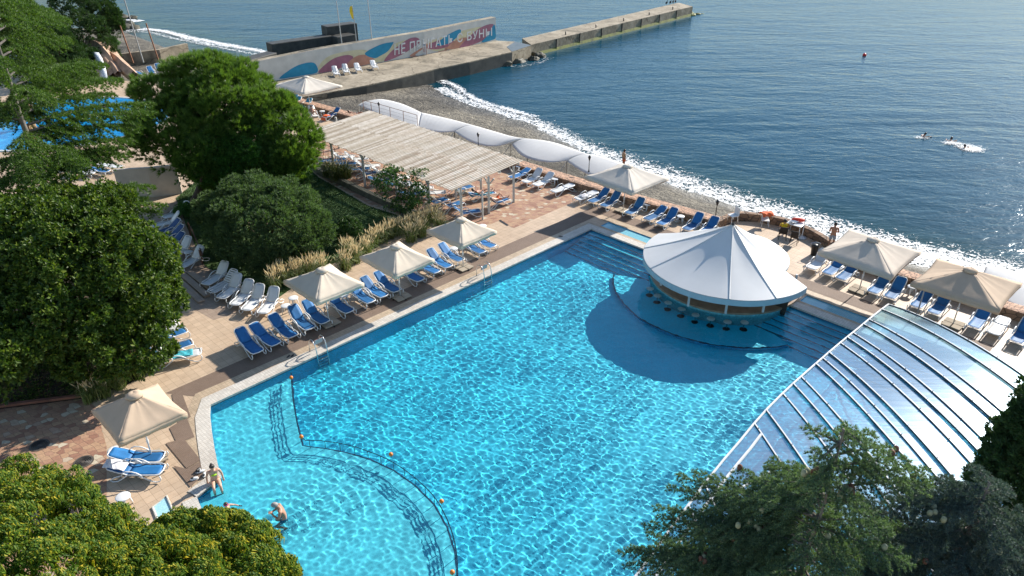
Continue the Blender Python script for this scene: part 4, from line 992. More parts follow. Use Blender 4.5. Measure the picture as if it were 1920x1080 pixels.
# mast with cameras / lamp
mp_ = G(1718, 593); ms = thing('camera_mast', 'grey mast with a camera and a lamp head at the enclosure corner', 'mast', mp_)
MB().tube([(0, 0, 0), (0, 0, 3.0)], .055, 10).build('mast_pole', mat('grey painted steel', (.34, .37, .40, 1), .45), ms, smooth=True)
MB().box((.12, .05, 3.05), (.34, .26, .36), Matrix.Rotation(.4, 3, 'Z')).build('camera_box', MATS['grey painted steel'], ms, bevel=.04)
ms.scale = (.66, .66, .66)
MB().lathe([(.02, .20), (.16, .1), (.2, -.1), (.12, -.22)], (-.22, .1, 3.0), 14).build('lamp_head', MATS['grey painted steel'], ms, smooth=True)
MB().bar((-.25, .1, 3.2), (.15, .05, 3.2), .05, .05).build('bracket', MATS['grey painted steel'], ms)
# ---------------------------------------------------------------- pool ladders
def ladder(u, v, label, grp):
    p = G(u, v); t = thing('pool_ladder', label, 'pool ladder', p, ANG_B, grp)
    for s in (-1, 1):
        y = .27*s; pts = [(-.55, y, .02), (-.55, y, .45), (-.48, y, .68), (-.32, y, .80), (-.14, y, .78), (0, y, .62), (.07, y, .3), (.09, y, -.1), (.09, y, -1.2)]
        MB().tube(pts, .024, 8).build('handrail', M_STEEL, t, smooth=True)
    for k in range(4): MB().box((.10, 0, -.22-.27*k), (.08, .5, .03)).build('rung', M_STEEL, t)
    s_ = MB().box((-.3, .1, .55), (.02, .42, .28), Matrix.Rotation(.25, 3, 'Y')).build('sign_plate', mat('faded sign board', (.55, .50, .48, 1), .6), t)
    MB().box((-.312, .1, .55), (.012, .46, .32), Matrix.Rotation(.25, 3, 'Y')).build('sign_border', mat('faded red sign border', (.30, .08, .06, 1), .6), t)
    return t
l1 = ladder(603, 664.5, 'steel pool ladder nearer the camera, by the flip-flops', 'pool ladders')
l2 = dup(l1, G(913, 521.5), ANG_B, 'steel pool ladder further up the long pool edge', 'pool ladders')
# ---------------------------------------------------------------- sunken safety rail with floats
fr_ = thing('pool_rail', 'curved steel rail with uprights guarding the shallow end', 'railing', (fence[5].x, fence[5].y, -.13)); fo_ = Vector(fr_.location)
fl = refine([fence], 4)[0]
M_RAILB = mat('blue grey rail steel', (.10, .16, .20, 1), .4, metal=.4)
MB().tube([Vector((p.x, p.y, -.13))-fo_ for p in fl], .020, 8).build('top_rail', M_RAILB, fr_, smooth=True)
acc = 0; last = fl[0]; k = 0
dense = refine([fence], 30)[0]
for p in dense:
    acc += (p-last).length; last = p
    if acc > .62:
        acc = 0; MB().tube([Vector((p.x, p.y, -.13))-fo_, Vector((p.x, p.y, SHAL))-fo_], .014, 6).build('upright', M_RAILB, fr_)
flo = None
for i, (u, v) in enumerate([(546, 709), (565, 820), (733, 853), (828, 941), (848, 1074)]):
    l = 'orange float on the shallow end rail, %s from the pool edge' % ORD[i]
    if flo is None:
        flo = thing('float_ball', l, 'float', G(u, v, -.03), 0, 'orange floats on the rail')
        MB().ball((0, 0, .03), .085, 14, 9).build('ball', mat('orange float plastic', (.80, .22, .02, 1), .35), flo, smooth=True); MB().tube([(0, 0, -.12), (0, 0, -.02)], .02, 6).build('clip', M_BLK, flo)
    else: dup(flo, G(u, v, -.03), 0, l, 'orange floats on the rail')
# ---------------------------------------------------------------- pier
PZ1 = -1.0
top = px([(400, 172), (480, 155), (597, 139), (797, 103), (930, 76), (966, 78), (996, 85), (960, 97), (880, 116), (813, 130), (753, 145), (687, 160), (613, 174), (540, 186), (430, 200)], PZ1)
pier = thing('pier', 'weathered concrete pier running out from the beach below the painted wall', 'pier', (top[2].x, top[2].y, PZ1)); po = Vector(pier.location)
MB().slab([p-po for p in top], -2.6, 0).build('deck', M_CONC, pier)
q = px([(960, 97), (996, 85), (966, 78), (950, 88)], PZ1)
MB().slab([p-po+Vector((0, 0, 0)) for p in q], .004, .02).build('wet_patch', mat('dark wet concrete', (.07, .062, .05, 1), .3, .4, 1), pier)
b = MB()
fr_edge = px([(613, 174), (687, 160), (753, 145), (813, 130), (880, 116), (960, 97)], PZ1)
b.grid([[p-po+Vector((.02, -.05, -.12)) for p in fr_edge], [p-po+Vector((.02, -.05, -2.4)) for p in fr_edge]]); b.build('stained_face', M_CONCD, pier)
P2 = px([(996, 84), (979, 72), (1272, 5), (1299, 12)], -1.05)
p2o = P2[0].copy(); pier2 = thing('breakwater', 'long straight concrete breakwater with algae along its waterline', 'breakwater', p2o)
MB().slab([p-p2o for p in P2], -2.6, 0).build('deck', M_CONC, pier2)
d_ = (P2[3]-P2[0]).normalized(); nn = Vector((d_.y, -d_.x, 0))
t = NT('green algae band'); v = t.coord(1.0); c = t.ramp(t.noise(v, 1.2, 5, .7), [(.3, (.03, .035, .012)), (.5, (.13, .15, .015)), (.7, (.20, .20, .03))]); M_ALG = t.done(t.bsdf(c, .7))
MB().grid([[P2[0]-p2o+nn*.03+Vector((0, 0, -1.15)), P2[3]-p2o+nn*.03+Vector((0, 0, -1.15))], [P2[0]-p2o+nn*.22+Vector((0, 0, -1.65)), P2[3]-p2o+nn*.22+Vector((0, 0, -1.65))]]).build('algae_band', M_ALG, pier2)
L_ = (P2[3]-P2[0]).length
for k in range(1, 8):
    p = P2[0]+d_*L_*k/8-p2o; MB().box(p+nn*.04+Vector((0, 0, -.8)), (.12, .12, 1.6)).build('joint', M_BLK, pier2)
for k in range(5):
    p = P2[0]+d_*L_*(.2+.17*k)-p2o-nn*.9; MB().lathe([(.10, 0), (.07, .3), (.14, .36), (.05, .45)], p, 8).build('bollard', M_BLK, pier2)
b = MB()
for k in range(26):
    p = P2[3]+d_*RNG.uniform(-.5, 3.2)+nn*RNG.uniform(-3, .5); b.ball((p.x-p2o.x, p.y-p2o.y, -1.6+RNG.uniform(-.3, .2)), tuple(RNG.uniform(.4, .8, 3)*(1, 1, .5)), 7, 5)
b.build('rubble', M_ALG, pier2)
# rocks at the joint
M_ROCK = mat('dark sea rock', (.06, .055, .035, 1), .7, .5, 2, .9, 6)
rk = None
for i, (u, v, s, l) in enumerate([(985, 104, 1.5, 'flat mossy rock awash at the breakwater joint'), (1010, 106, 1.2, 'small mossy rock furthest out at the breakwater joint'), (965, 116, 1.4, 'dark rock below the pier corner'), (945, 122, 1.1, 'black boulder under the pier edge'), (1000, 112, .8, 'low rock among foam by the pier corner'),
        (208, 35, 2.6, 'big dark boulder at the foot of the headland'), (228, 52, 2.2, 'brown flat boulder in the surf by the headland'), (243, 54, 1.6, 'rounded rock at the edge of the far surf'), (248, 35, .9, 'small rock breaking a wave off the far beach')]):
    p = G(u, v, SEA); b = MB(); b.ball((0, 0, 0), (s, s*.8, s*.45), 26, 16); o = b.build('rock', M_ROCK, smooth=True, loc=(p.x, p.y, SEA+.05))
    for vv in o.data.vertices: vv.co *= 1+.55*mnoise.noise(vv.co*1.6/s+Vector((i*3, 0, 0)))+.25*mnoise.noise(vv.co*4.5/s+Vector((i*5, 2, 0)))
    tag(o, l, 'rock', 'sea rocks')
surf('surf', px([(930, 120), (960, 124), (1000, 120), (1030, 108)], SEA), [-1.8, -.5, .8, 2.0], [.0, .42, .36, -.1])
surf('surf', px([(236, 34), (250, 40), (266, 38)], SEA), [-1.8, -.5, .8, 2.0], [.0, .62, .52, -.1])
# painted wall
wp = [G(u, v, PZ1) for u, v in ((420, 172), (480, 157), (597, 138.5), (797, 102.5), (930, 76))]
wall = thing('painted_wall', 'long concrete pier wall painted with coloured swooshes and large white letters', 'wall', wp[2]); wo_ = Vector(wall.location)
WH = 2.85; b = MB(); bk = offset_path(wp, .95)
if bk[2].y < wp[2].y: bk = offset_path(wp, -.95)
def wz(i): return PZ1+WH+[-.7, -.5, -.1, .0, .25][i]
fr0 = [Vector((p.x, p.y, PZ1)) for p in wp]; frt = [Vector((p.x, p.y, wz(i))) for i, p in enumerate(wp)]; bkt = [Vector((p.x, p.y, wz(i))) for i, p in enumerate(bk)]; bk0 = [Vector((p.x, p.y, -2.8)) for p in bk]
M_PW = mat('whitewashed wall', (.60, .58, .53, 1), .85, .12, .8, .3, 8)
b.grid([[p-wo_ for p in fr0], [p-wo_ for p in frt]]).build('front_face', M_PW, wall)
MB().grid([[p-wo_ for p in frt], [p-wo_ for p in bkt], [p-wo_ for p in bk0]]).build('wall_top', M_CONC, wall)
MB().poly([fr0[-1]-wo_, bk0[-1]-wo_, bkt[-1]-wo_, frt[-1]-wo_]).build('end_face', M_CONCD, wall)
def WP(u, v, off=.02):
    """pixel -> point on the painted face"""
    q = (v-540)/F; d = Vector(((u-960)/F, CP-SP*q, -SP-CP*q)); best = None
    for i in range(len(wp)-1):
        a, c = wp[i], wp[i+1]; e = c-a; n = Vector((e.y, -e.x, 0)).normalized()
        k = (Vector((a.x, a.y, 0)).dot(n))/d.dot(n); X = d*k+Vector((0, 0, H)); s = (X-a).dot(e)/e.dot(e)
        if -.001 <= s <= 1.001 or (i == len(wp)-2 and s > 0): best = X+n*off; break
    return best if best is not None else X+n*off
def curve(pts, n=6):
    out = []; m = len(pts)
    for i in range(m):
        p0, p1, p2_, p3 = [Vector((*pts[(i+k) % m], 0)) for k in (-1, 0, 1, 2)]
        for j in range(n):
            t = j/n; q = .5*((2*p1)+(-p0+p2_)*t+(2*p0-5*p1+4*p2_-p3)*t*t+(-p0+3*p1-3*p2_+p3)*t**3); out.append((q.x, q.y))
    return out
mural = [('cream', [(596, 128), (612, 108), (640, 98), (680, 93), (690, 100), (668, 112), (640, 122), (612, 132)], (.62, .56, .36)), ('cream', [(690, 116), (715, 100), (740, 82), (770, 74), (760, 90), (738, 104), (715, 116)], (.62, .56, .36)), ('cream', [(800, 82), (840, 66), (900, 50), (905, 62), (870, 82), (820, 96)], (.62, .56, .36)),
 ('blue', [(524, 147), (540, 133), (562, 121), (585, 117), (594, 124), (594, 136), (570, 141), (545, 145)], (.03, .26, .42)), ('mauve', [(597, 136), (604, 126), (625, 110), (650, 103), (662, 107), (655, 118), (635, 129), (612, 135)], (.36, .15, .20)),
 ('salmon', [(648, 127), (658, 112), (675, 103), (695, 105), (702, 114), (692, 120), (668, 125)], (.52, .26, .18)), ('blue', [(684, 100), (712, 84), (735, 79), (737, 81), (728, 95), (714, 104), (701, 109)], (.03, .26, .42)),
 ('mauve', [(721, 115), (730, 100), (748, 85), (768, 72), (783, 71), (786, 80), (770, 92), (750, 104)], (.36, .15, .20)), ('salmon', [(768, 106), (790, 90), (812, 79), (838, 85), (838, 94), (808, 102)], (.52, .26, .18)),
 ('mauve', [(800, 90), (815, 78), (838, 72), (850, 76), (846, 84), (822, 92)], (.36, .15, .20)), ('blue', [(819, 83), (835, 68), (861, 55), (862, 64), (845, 79), (828, 85)], (.03, .26, .42)), ('salmon', [(838, 92), (850, 78), (872, 70), (882, 78), (868, 88)], (.52, .26, .18)), ('mauve', [(862, 90), (875, 73), (900, 52), (924, 45), (922, 60), (900, 78)], (.40, .19, .20)), ('blue', [(903, 79), (915, 65), (926, 46), (929, 60), (927, 73)], (.03, .26, .42))]
for i, (nme, pts, c) in enumerate(mural):
    P = [WP(u, v, .012+.0025*i)-wo_ for u, v in curve(pts)]; b = MB()
    for p in P: b.vert(p)
    for tri in tessellate_polygon([P]): b.face(*tri)
    b.build('painted_swoosh', mat('wall paint '+nme, (*c, 1), .85, .12, 1.5), wall)
cu = bpy.data.curves.new('letters', 'FONT'); cu.body = 'НЕ ПРЫГАТЬ С БУНЫ'; cu.size = 1; cu.extrude = .012; cu.space_character = 1.12; cu.offset = .012
to = bpy.data.objects.new('tmp', cu); COL.objects.link(to); dg = bpy.context.evaluated_depsgraph_get(); me = bpy.data.meshes.new_from_object(to.evaluated_get(dg)); bpy.data.objects.remove(to)
xs = [v.co.x for v in me.vertices]; ys = [v.co.y for v in me.vertices]; x0, x1, y0, y1 = min(xs), max(xs), min(ys), max(ys)
for v in me.vertices:
    s, h, dpt = (v.co.x-x0)/(x1-x0), (v.co.y-y0)/(y1-y0), v.co.z
    u_ = 739+(922-739)*s; vb = 103.5+(67-103.5)*s; vt = 83+(51.5-83)*s; v.co = WP(u_, vb+(vt-vb)*h, .055+max(0, dpt))-wo_
me.materials.clear(); me.materials.append(mat('white lettering paint', (.68, .68, .66, 1), .8, .1, 4))
o = bpy.data.objects.new('lettering', me); COL.objects.link(o); o.parent = wall
# dark blocks behind the wall
for i, (u0, v0, u1, v1, h, l) in enumerate([(430, 142, 512, 118, 1.4, 'low black stretch of old seawall at the surf end'), (508, 110, 628, 92, 2.0, 'long black concrete block behind the painted wall'), (612, 92, 668, 84, 3.1, 'tall squat black block behind the flagpoles'), (628, 96, 662, 90, 2.0, 'small black block step beside the tall one')]):
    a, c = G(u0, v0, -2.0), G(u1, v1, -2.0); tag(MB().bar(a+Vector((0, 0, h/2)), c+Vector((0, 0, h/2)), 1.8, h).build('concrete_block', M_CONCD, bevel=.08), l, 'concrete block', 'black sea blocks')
M_POLE = mat('galvanised pole', (.42, .42, .40, 1), .4)
for i, (fu, fv, h, l) in enumerate([(646, 122, 7.4, 'left flagpole standing bare at the painted wall'), (674, 122, 6.9, 'middle flagpole flying a small yellow flag'), (702, 117, 7.6, 'right flagpole standing bare at the painted wall')]):
    p = G(fu, fv, PZ1); t = thing('flagpole', l, 'flagpole', p, 0, 'flagpoles on the pier'); MB().tube([(0, 0, 0), (-.15, 0, h)], [.075, .045], 8).build('pole', M_POLE, t); MB().box((0, 0, .06), (.4, .4, .12)).build('base_plate', M_BLK, t)
    if i == 1:
        b = MB(); b.grid([[Vector((-.13-.10*k*(1+.4*math.sin(j)), .05*math.sin(j*1.3+k), h-.1-j*.35)) for k in range(4)] for j in range(5)]); b.build('flag', mat('yellow flag cloth', (.75, .55, .03, 1), .8), t, solid=.01)
p = G(793, 103, PZ1); t = thing('notice_board', 'white notice board leaning on the painted wall', 'notice board', p)
MB().box((0, 0, .75), (.95, .06, 1.4)).build('board', mat('white board paint', (.66, .64, .62, 1), .6), t); 
for s in (-1, 1): MB().box((.5*s, 0, .72), (.05, .08, 1.5)).build('upright', mat('dull red post', (.25, .10, .08, 1), .7), t)
MB().box((0, -.04, 1.25), (.7, .01, .16)).build('notice_heading', mat('faded blue print', (.25, .30, .36, 1), .7), t); MB().box((0, -.04, .7), (.7, .01, .7)).build('notice_sheet', mat('faded pink print', (.52, .40, .38, 1), .7), t)
# masts and posts on the left
p = G(269, 117, -1.0); tag(MB().tube([p, p+Vector((-.9, 0, 13))], [.09, .05], 8).build('tall_mast', M_POLE), 'tall thin white mast rising above the far beach', 'mast')
M_RUST = mat('rusty iron', (.22, .10, .055, 1), .85, .3)
for i, (u, v, l) in enumerate([(250, 118, 'rusty post left of the tall mast'), (297, 112, 'rusty post right of the tall mast')]):
    p = G(u, v, -1.0); tag(MB().bar(p, p+Vector((-.5, 0, 4.4)), .12, .12).build('iron_post', M_RUST), l, 'post', 'rusty posts by the slide')
a, c = G(196, 108, -1.0), G(246, 112, -1.0); b = MB(); n = 12
for k in range(n+1):
    s = k/n
    b.tube([a.lerp(c, s), a.lerp(c, min(1, s+.35))+Vector((0, 0, 1.6))], .02, 4); b.tube([a.lerp(c, s), a.lerp(c, max(0, s-.35))+Vector((0, 0, 1.6))], .02, 4)
tag(b.build('mesh_fence', M_POLE), 'sagging chain link fence behind the rock slide', 'fence')
# rock slide with a cascade
t = thing('rock_slide', 'tan folded artificial rock with a white cascade running into the pool', 'artificial rock', G(205, 138)); ro = Vector(t.location)
M_TR = mat('tan artificial rock', (.42, .27, .18, 1), .85, .35, 1.2, .7, 4)
def fold(path, r, name, m, amp=.3, sd=0):
    rows = []; P = refine([path], 5)[0]
    for i, p in enumerate(P):
        tt_ = (P[min(i+1, len(P)-1)]-P[max(i-1, 0)]).normalized(); sx = tt_.cross(Vector((0, 1, .2))).normalized(); up = sx.cross(tt_); rr = r[0]+(r[1]-r[0])*i/len(P); row_ = []
        for k in range(17):
            a_ = 2*PI*k/16; q = rr*(1+amp*math.sin(5*a_+sd)*.6+amp*.5*mnoise.noise(Vector((k*.4 if k < 16 else 0, i*.25, sd)))); row_.append(p+sx*q*math.cos(a_)+up*q*math.sin(a_)*.8-ro)
        rows.append(row_)
    return MB().grid(rows).build(name, m, t, smooth=True)
fold([G(172, 88, 1.8), G(188, 92, 2.2), G(198, 110, 1.6), G(206, 130, .6), G(212, 146, 0)], (.9, .5), 'rock_fold', M_TR, sd=1)
fold([G(205, 96, 1.2), G(216, 112, 1.2), G(232, 128, .7), G(252, 144, .1)], (.8, .6), 'rock_fold', M_TR, sd=2)
fold([G(198, 104, 1.4), G(210, 122, 1.0), G(222, 140, .3)], (.6, .4), 'rock_fold', M_TR, sd=3)
fold([G(163, 90, 1.8), G(172, 98, 1.2), G(180, 112, .4)], (.9, .7), 'rock_fold', M_TR, sd=5)
t2 = NT('white falling water'); nz = t2.noise(t2.coord((4, 4, .7)), 3, 5, .7); m_ = t2.done(t2.bsdf(t2.ramp(nz, [(.35, (.25, .30, .36)), (.6, (.75, .78, .8))]), .4))
w0 = [G(184, 98, 2.3), G(190, 108, 1.8), G(196, 124, 1.0), G(201, 147, .05)]
MB().grid([[p-ro+Vector((-.35, -.7, .1)) for p in w0], [p-ro+Vector((.0, -.85, .2)) for p in w0], [p-ro+Vector((.45, -.7, .1)) for p in w0]]).build('cascade', m_, t, smooth=True, solid=.05)
# thatched parasols of the leisure pool
th = mat('dry thatch', (.38, .26, .14, 1), .95, .4, 5, 1.0, 30)
for i, (u, v, h, l) in enumerate([(75, 292, 2.6, 'thatched post with a straw skirt in the leisure pool, nearer one'), (66, 238, 2.4, 'thatched post with a straw skirt in the leisure pool, farther one')]):
    p = G(u, v, 0); t = thing('thatch_parasol', l, 'thatched parasol', p, 0, 'thatched posts in the leisure pool'); MB().tube([(0, 0, 0), (0, 0, h)], .12, 8).build('trunk', th, t)
    b = MB()
    for k in range(90):
        a_ = RNG.uniform(0, 2*PI); z1 = h-RNG.uniform(0, .9); r_ = .15+.55*RNG.random(); b.tube([(.05*math.cos(a_), .05*math.sin(a_), z1+.25), (r_*.7*math.cos(a_), r_*.7*math.sin(a_), z1-.1), (r_*math.cos(a_), r_*math.sin(a_), z1-.75)], [.03, .03, .005], 4)
    b.build('straw_skirt', th, t)
# ---------------------------------------------------------------- beach canopies
M_CAN = mat('white sail membrane', (.90, .89, .87, 1), .7, .03, .5, trans=.52)
def sail(near, far, label, zn=-.1, zf=.25, bulge=.13, tip=None):
    c = G(*near[len(near)//2], 0); t = thing('beach_canopy', label, 'canopy', (c.x, c.y, -1.8), 0, 'white tensile canopies on the beach'); to_ = Vector(t.location)
    A = refine([[G(u, v, zn) for u, v in near]], 8)[0]; B = refine([[G(u, v, zf) for u, v in far]], 8)[0]
    m = 24
    def resamp(P):
        d = [0]
        for p, q in zip(P, P[1:]): d.append(d[-1]+(q-p).length)
        out = []
        for i in range(m+1):
            x = d[-1]*i/m; k = 0
            while k < len(d)-2 and d[k+1] < x: k += 1
            out.append(P[k].lerp(P[k+1], (x-d[k])/max(1e-6, d[k+1]-d[k])))
        return out
    A = resamp(A); B = resamp(B); rows = []
    for k in range(11):
        s = k/10; rows.append([a.lerp(b_, s)+Vector((0, 0, bulge*math.sin(PI*s)*(.75+.25*math.sin(PI*i/m))+.10*math.sin(PI*i/m)*s+.015*math.sin(i*2.6)*math.sin(PI*s)))-to_ for i, (a, b_) in enumerate(zip(A, B))])
    MB().grid(rows).build('membrane', M_CAN, t, smooth=True, solid=.012)
    for P in (A[0], A[-1], B[0], B[-1]): MB().tube([Vector((P.x, P.y, -1.9))-to_, P-to_], .045, 8).build('post', M_PST, t)
    a = A[-1]; MB().tube([a-to_, Vector((a.x-1.2, a.y-.9, -1.7))-to_], .03, 6).build('stay', M_PST, t)
sail([(672, 197), (705, 213), (745, 228), (784, 240)], [(692, 189), (715, 187), (752, 196), (790, 211)], 'white sail canopy at the pier end of the beach row')
sail([(784, 240), (818, 248), (852, 247)], [(790, 211), (830, 222), (884, 234)], 'second white sail canopy, behind the pergola rail')
sail([(852, 247), (876, 263), (905, 273), (932, 274), (958, 269)], [(884, 234), (922, 247), (960, 257), (990, 260)], 'third white sail canopy, behind the black lamp')
sail([(958, 269), (980, 293), (1022, 304), (1063, 302)], [(990, 260), (1030, 267), (1070, 279), (1099, 288)], 'fourth white sail canopy, in the middle of the beach wall')
sail([(1063, 302), (1085, 318), (1110, 329), (1150, 334)], [(1099, 288), (1130, 296), (1160, 306), (1178, 314)], 'fifth white sail canopy, behind the wall parasol')
sail([(1838, 528), (1870, 560), (1940, 592)], [(1850, 500), (1890, 508), (1975, 535)], 'white sail canopy behind the rightmost parasol')
# railings
def railing(pts, h, label, name='railing', z=.3, m=None, npost=6, rails=(1.0, .66, .33)):
    m = m or M_RUST; c = pts[0].copy(); t = thing(name, label, 'railing', c)
    for r in rails: MB().tube([p+Vector((0, 0, h*r))-c for p in pts], .022 if r == 1 else .010, 6).build('rail', m if r == 1 else M_POLE, t)
    for k in range(npost):
        s = k/(npost-1)*(len(pts)-1); i = min(int(s), len(pts)-2); p = pts[i].lerp(pts[i+1], s-i); MB().bar(p-c, p-c+Vector((0, 0, h)), .045, .045).build('post', m, t)
    return t
railing([G(682, 207, .35), G(720, 217, .35), G(783, 236, .35)], .95, 'brown steel railing along the terrace edge above the beach')
railing([G(585, 283, .0), G(630, 300, .0)], .95, 'thin steel railing at the left end of the pergola', m=M_RUST, npost=3)
railing([G(486, 172, .0), G(512, 182, 0)], .9, 'short railing behind the pine by the far parasol', npost=3)
# lamps on the wall
lp = None
for u, v, l in [(897, 277, 'small black lantern post on the wall behind the pergola'), (1104, 322, 'small black lantern post left of the wall parasol'), (1341, 409, 'small black lantern post at the end of the cobbles'), (712, 217, 'small black lantern post behind the terrace railing')]:
    p = G(u, v, .35)
    if lp is None:
        lp = thing('lantern_post', l, 'lantern', p, 0, 'black lanterns on the wall'); MB().lathe([(.09, 0), (.05, .08), (.03, .2), (.025, .85), (.05, .9)], n=8).build('post', M_BLK, lp); MB().lathe([(.05, .9), (.11, 1.12), (.13, 1.14), (.02, 1.26)], n=6).build('lamp_shade', M_BLK, lp); MB().lathe([(.045, .93), (.09, 1.11)], n=6).build('glass', mat('milky lantern glass', (.6, .6, .55, 1), .3), lp)
    else: dup(lp, p, .3, l, 'black lanterns on the wall')
# ---------------------------------------------------------------- lifeguard corner
def chair(name, label, p, rz, m, arms=True, extra=None):
    t = thing(name, label, 'chair', p, rz)
    MB().box((0, 0, .44), (.46, .46, .04)).build('seat', m, t, bevel=.015); b = MB(); b.grid([[Vector((-.22-.08*(k/4), y, .46+.11*k)) for y in (-.22, -.1, .1, .22)] for k in range(5)]); b.build('backrest', m, t, solid=.025, smooth=True)
    for x in (-.19, .19):
        for y in (-.19, .19): MB().tube([(x, y, .44), (x*1.25, y*1.2, 0)], .018, 6).build('leg', m, t)
    if arms:
        for y in (-.25, .25): MB().tube([(-.26, y, .64), (.12, y, .66), (.2, y, .44)], .02, 6).build('armrest', m, t)
    return t
M_WIK = mat('dark wicker', (.03, .022, .018, 1), .7)
chair('armchair', 'dark wicker chair beside the lifeguard table', G(1488, 456), R(60), M_WIK); chair('armchair', 'dark chair holding the person in yellow', G(1466, 448), R(75), M_WIK)
oc = chair('garden_chair', 'white chair draped with an orange life vest at the curved wall', G(1433, 424), R(-100), M_WHT, arms=False)
M_ORG = mat('orange vest cloth', (.75, .13, .03, 1), .8, .15)
def cloth(name, label, cat, c, lx, ly, rz, m, hfun=None, amp=.03, n=12, drop=0, stripes=None):
    b = MB(); rows = []
    for i in range(n+1):
        r = []
        for j in range(n+1):
            x, y = (i/n-.5)*lx, (j/n-.5)*ly; z = amp*mnoise.noise(Vector((x*6, y*6, c[0])))+amp*.6*math.sin(x*17+y*9)
            if hfun: z += hfun(x, y)
            r.append(Vector((x, y, z)))
        rows.append(r)
    o = b.grid(rows).build(name, m, smooth=True, solid=.012, loc=c, rotz=rz); return tag(o, label, cat)
cloth('life_vest', 'bright orange life vest laid over the white garden chair', 'life vest', G(1433, 424)+Vector((0, 0, .95)), .75, .6, .2, M_ORG, lambda x, y: -1.2*max(0, abs(y)-.16))
t = thing('garden_table', 'white plastic table stacked with gear in the wall bay', 'table', G(1489, 438), R(-40))
MB().box((0, 0, .72), (.95, .95, .04)).build('table_top', M_WHT, t, bevel=.02)
for x in (-.4, .4):
    for y in (-.4, .4): MB().tube([(x, y, .7), (x*1.05, y*1.05, 0)], .03, 6).build('leg', M_WHT, t)
tp = G(1489, 438)+Vector((0, 0, .82))
o = MB().ball((0, 0, 0), (.42, .16, .12), 14, 8).build('rescue_bag', mat('red rescue bag cloth', (.72, .05, .02, 1), .7), smooth=True, loc=tp+Vector((.15, .15, .05)), rotz=-.3); tag(o, 'red rolled rescue bag on the white garden table', 'bag')
o = cloth('folded_towel', 'crumpled pale towel on the white garden table', 'towel', tp+Vector((-.2, 0, 0)), .5, .4, .4, M_WHT, amp=.06)
t = thing('parasol_stand', 'bare white pole in a round base behind the garden table', 'stand', G(1503, 446)); MB().lathe([(.28, 0), (.28, .05), (.06, .1)], n=16).build('base', M_WHT, t, smooth=True); MB().tube([(0, 0, .05), (0, 0, 1.35)], .03, 8).build('pole', M_WHT, t)
t = thing('litter_bin', 'black litter bin with a handle at the wide parasol corner', 'litter bin', G(1525, 478)); MB().lathe([(.16, 0), (.2, .55), (.21, .58), (.18, .58), (.15, .06)], n=14, cap=False).build('body', M_BLK, t, smooth=True); MB().lathe([(.21, .58), (.14, .68), (.02, .7)], n=14).build('lid', M_BLK, t, smooth=True)
MB().tube([(-.24, 0, .45), (-.28, 0, .75), (0, 0, .84), (.28, 0, .75), (.24, 0, .45)], .015, 6).build('handle', M_STEEL, t)
t = thing('white_chair', 'white plastic chair on the cobbles behind the bar roof', 'chair', G(1373, 415, .3), R(200)); MB().box((0, 0, .42), (.5, .5, .04)).build('seat', M_WHT, t); MB().box((-.26, 0, .68), (.04, .5, .5)).build('backrest', M_WHT, t, bevel=.02)
for x in (-.2, .2):
    for y in (-.2, .2): MB().tube([(x, y, .42), (x*1.2, y*1.2, 0)], .02, 6).build('leg', M_WHT, t)
# ---------------------------------------------------------------- covers and small things
for i, (u, v, l) in enumerate([(74, 835, 'round iron cover on the hexagon paving, left one'), (157, 866, 'round iron cover on the hexagon paving in the parasol shade')]):
    p = G(u, v); t = thing('manhole_cover', l, 'manhole cover', p+Vector((0, 0, .006)), 0, 'iron covers in the paving'); mm = mat('worn iron', (.10, .085, .07, 1), .6, .2)
    MB().lathe([(.36, 0), (.36, .012), (.30, .012)], n=28).build('rim', mm, t)
    for r in (.27, .21, .15, .09): MB().tube([(r*math.cos(a*PI/12), r*math.sin(a*PI/12), .015) for a in range(24)], .014, 5, closed=True).build('ring', M_BLK, t)
def local_cloth(lg, name, label, cat, x, y, z, lx, ly, m, rz=0, amp=.02, hf=None, slope=0):
    a = lg.rotation_euler[2]; c = Vector(lg.location)+Vector((x*math.cos(a)-y*math.sin(a), x*math.sin(a)+y*math.cos(a), z)); return cloth(name, label, cat, c, lx, ly, a+rz, m, hf, amp)
local_cloth(L_B, 'white_towel', 'white towel thrown over the lounger back beside the tan parasol', 'towel', -.72, .0, .60, .75, .5, mat('white towel cloth', (.72, .70, .70, 1), .95), hf=lambda x, y: -.33*x-.9*max(0, abs(y+.1)-.26)-(.5*max(0, -x-.25)), amp=.035)
local_cloth(L_TEAL, 'teal_towel', 'crumpled turquoise towel on the white lounger by the magnolia', 'towel', .15, 0, .385, .95, .5, mat('turquoise towel cloth', (.05, .36, .42, 1), .95, .4, 9), amp=.03)
t = NT('patterned towel cloth'); nz = t.noise(t.coord(1.0), 14, 2); m_ = t.done(t.bsdf(t.ramp(nz, [(.48, (.06, .09, .2)), (.52, (.6, .63, .68))], 'CONSTANT'), .9))
local_cloth(L_PAT, 'patterned_towel', 'blue and white patterned towel on the lounger beside the magnolia', 'towel', .1, 0, .375, .34, .6, m_, amp=.01)
local_cloth(L_WT, 'white_towel', 'white towel left on the flat lounger by the wall parasol', 'towel', .2, 0, .40, .6, .5, MATS['white towel cloth'], amp=.04)
local_cloth(L_S1, 'turquoise_towel', 'turquoise towel under the sunbather at the pergola edge', 'towel', -.1, 0, .395, 1.6, .55, mat('bright turquoise towel', (.04, .38, .50, 1), .9), amp=.006)
p = G(436, 678, .0); p = G(545, 672); 
fp = G(541, 669)
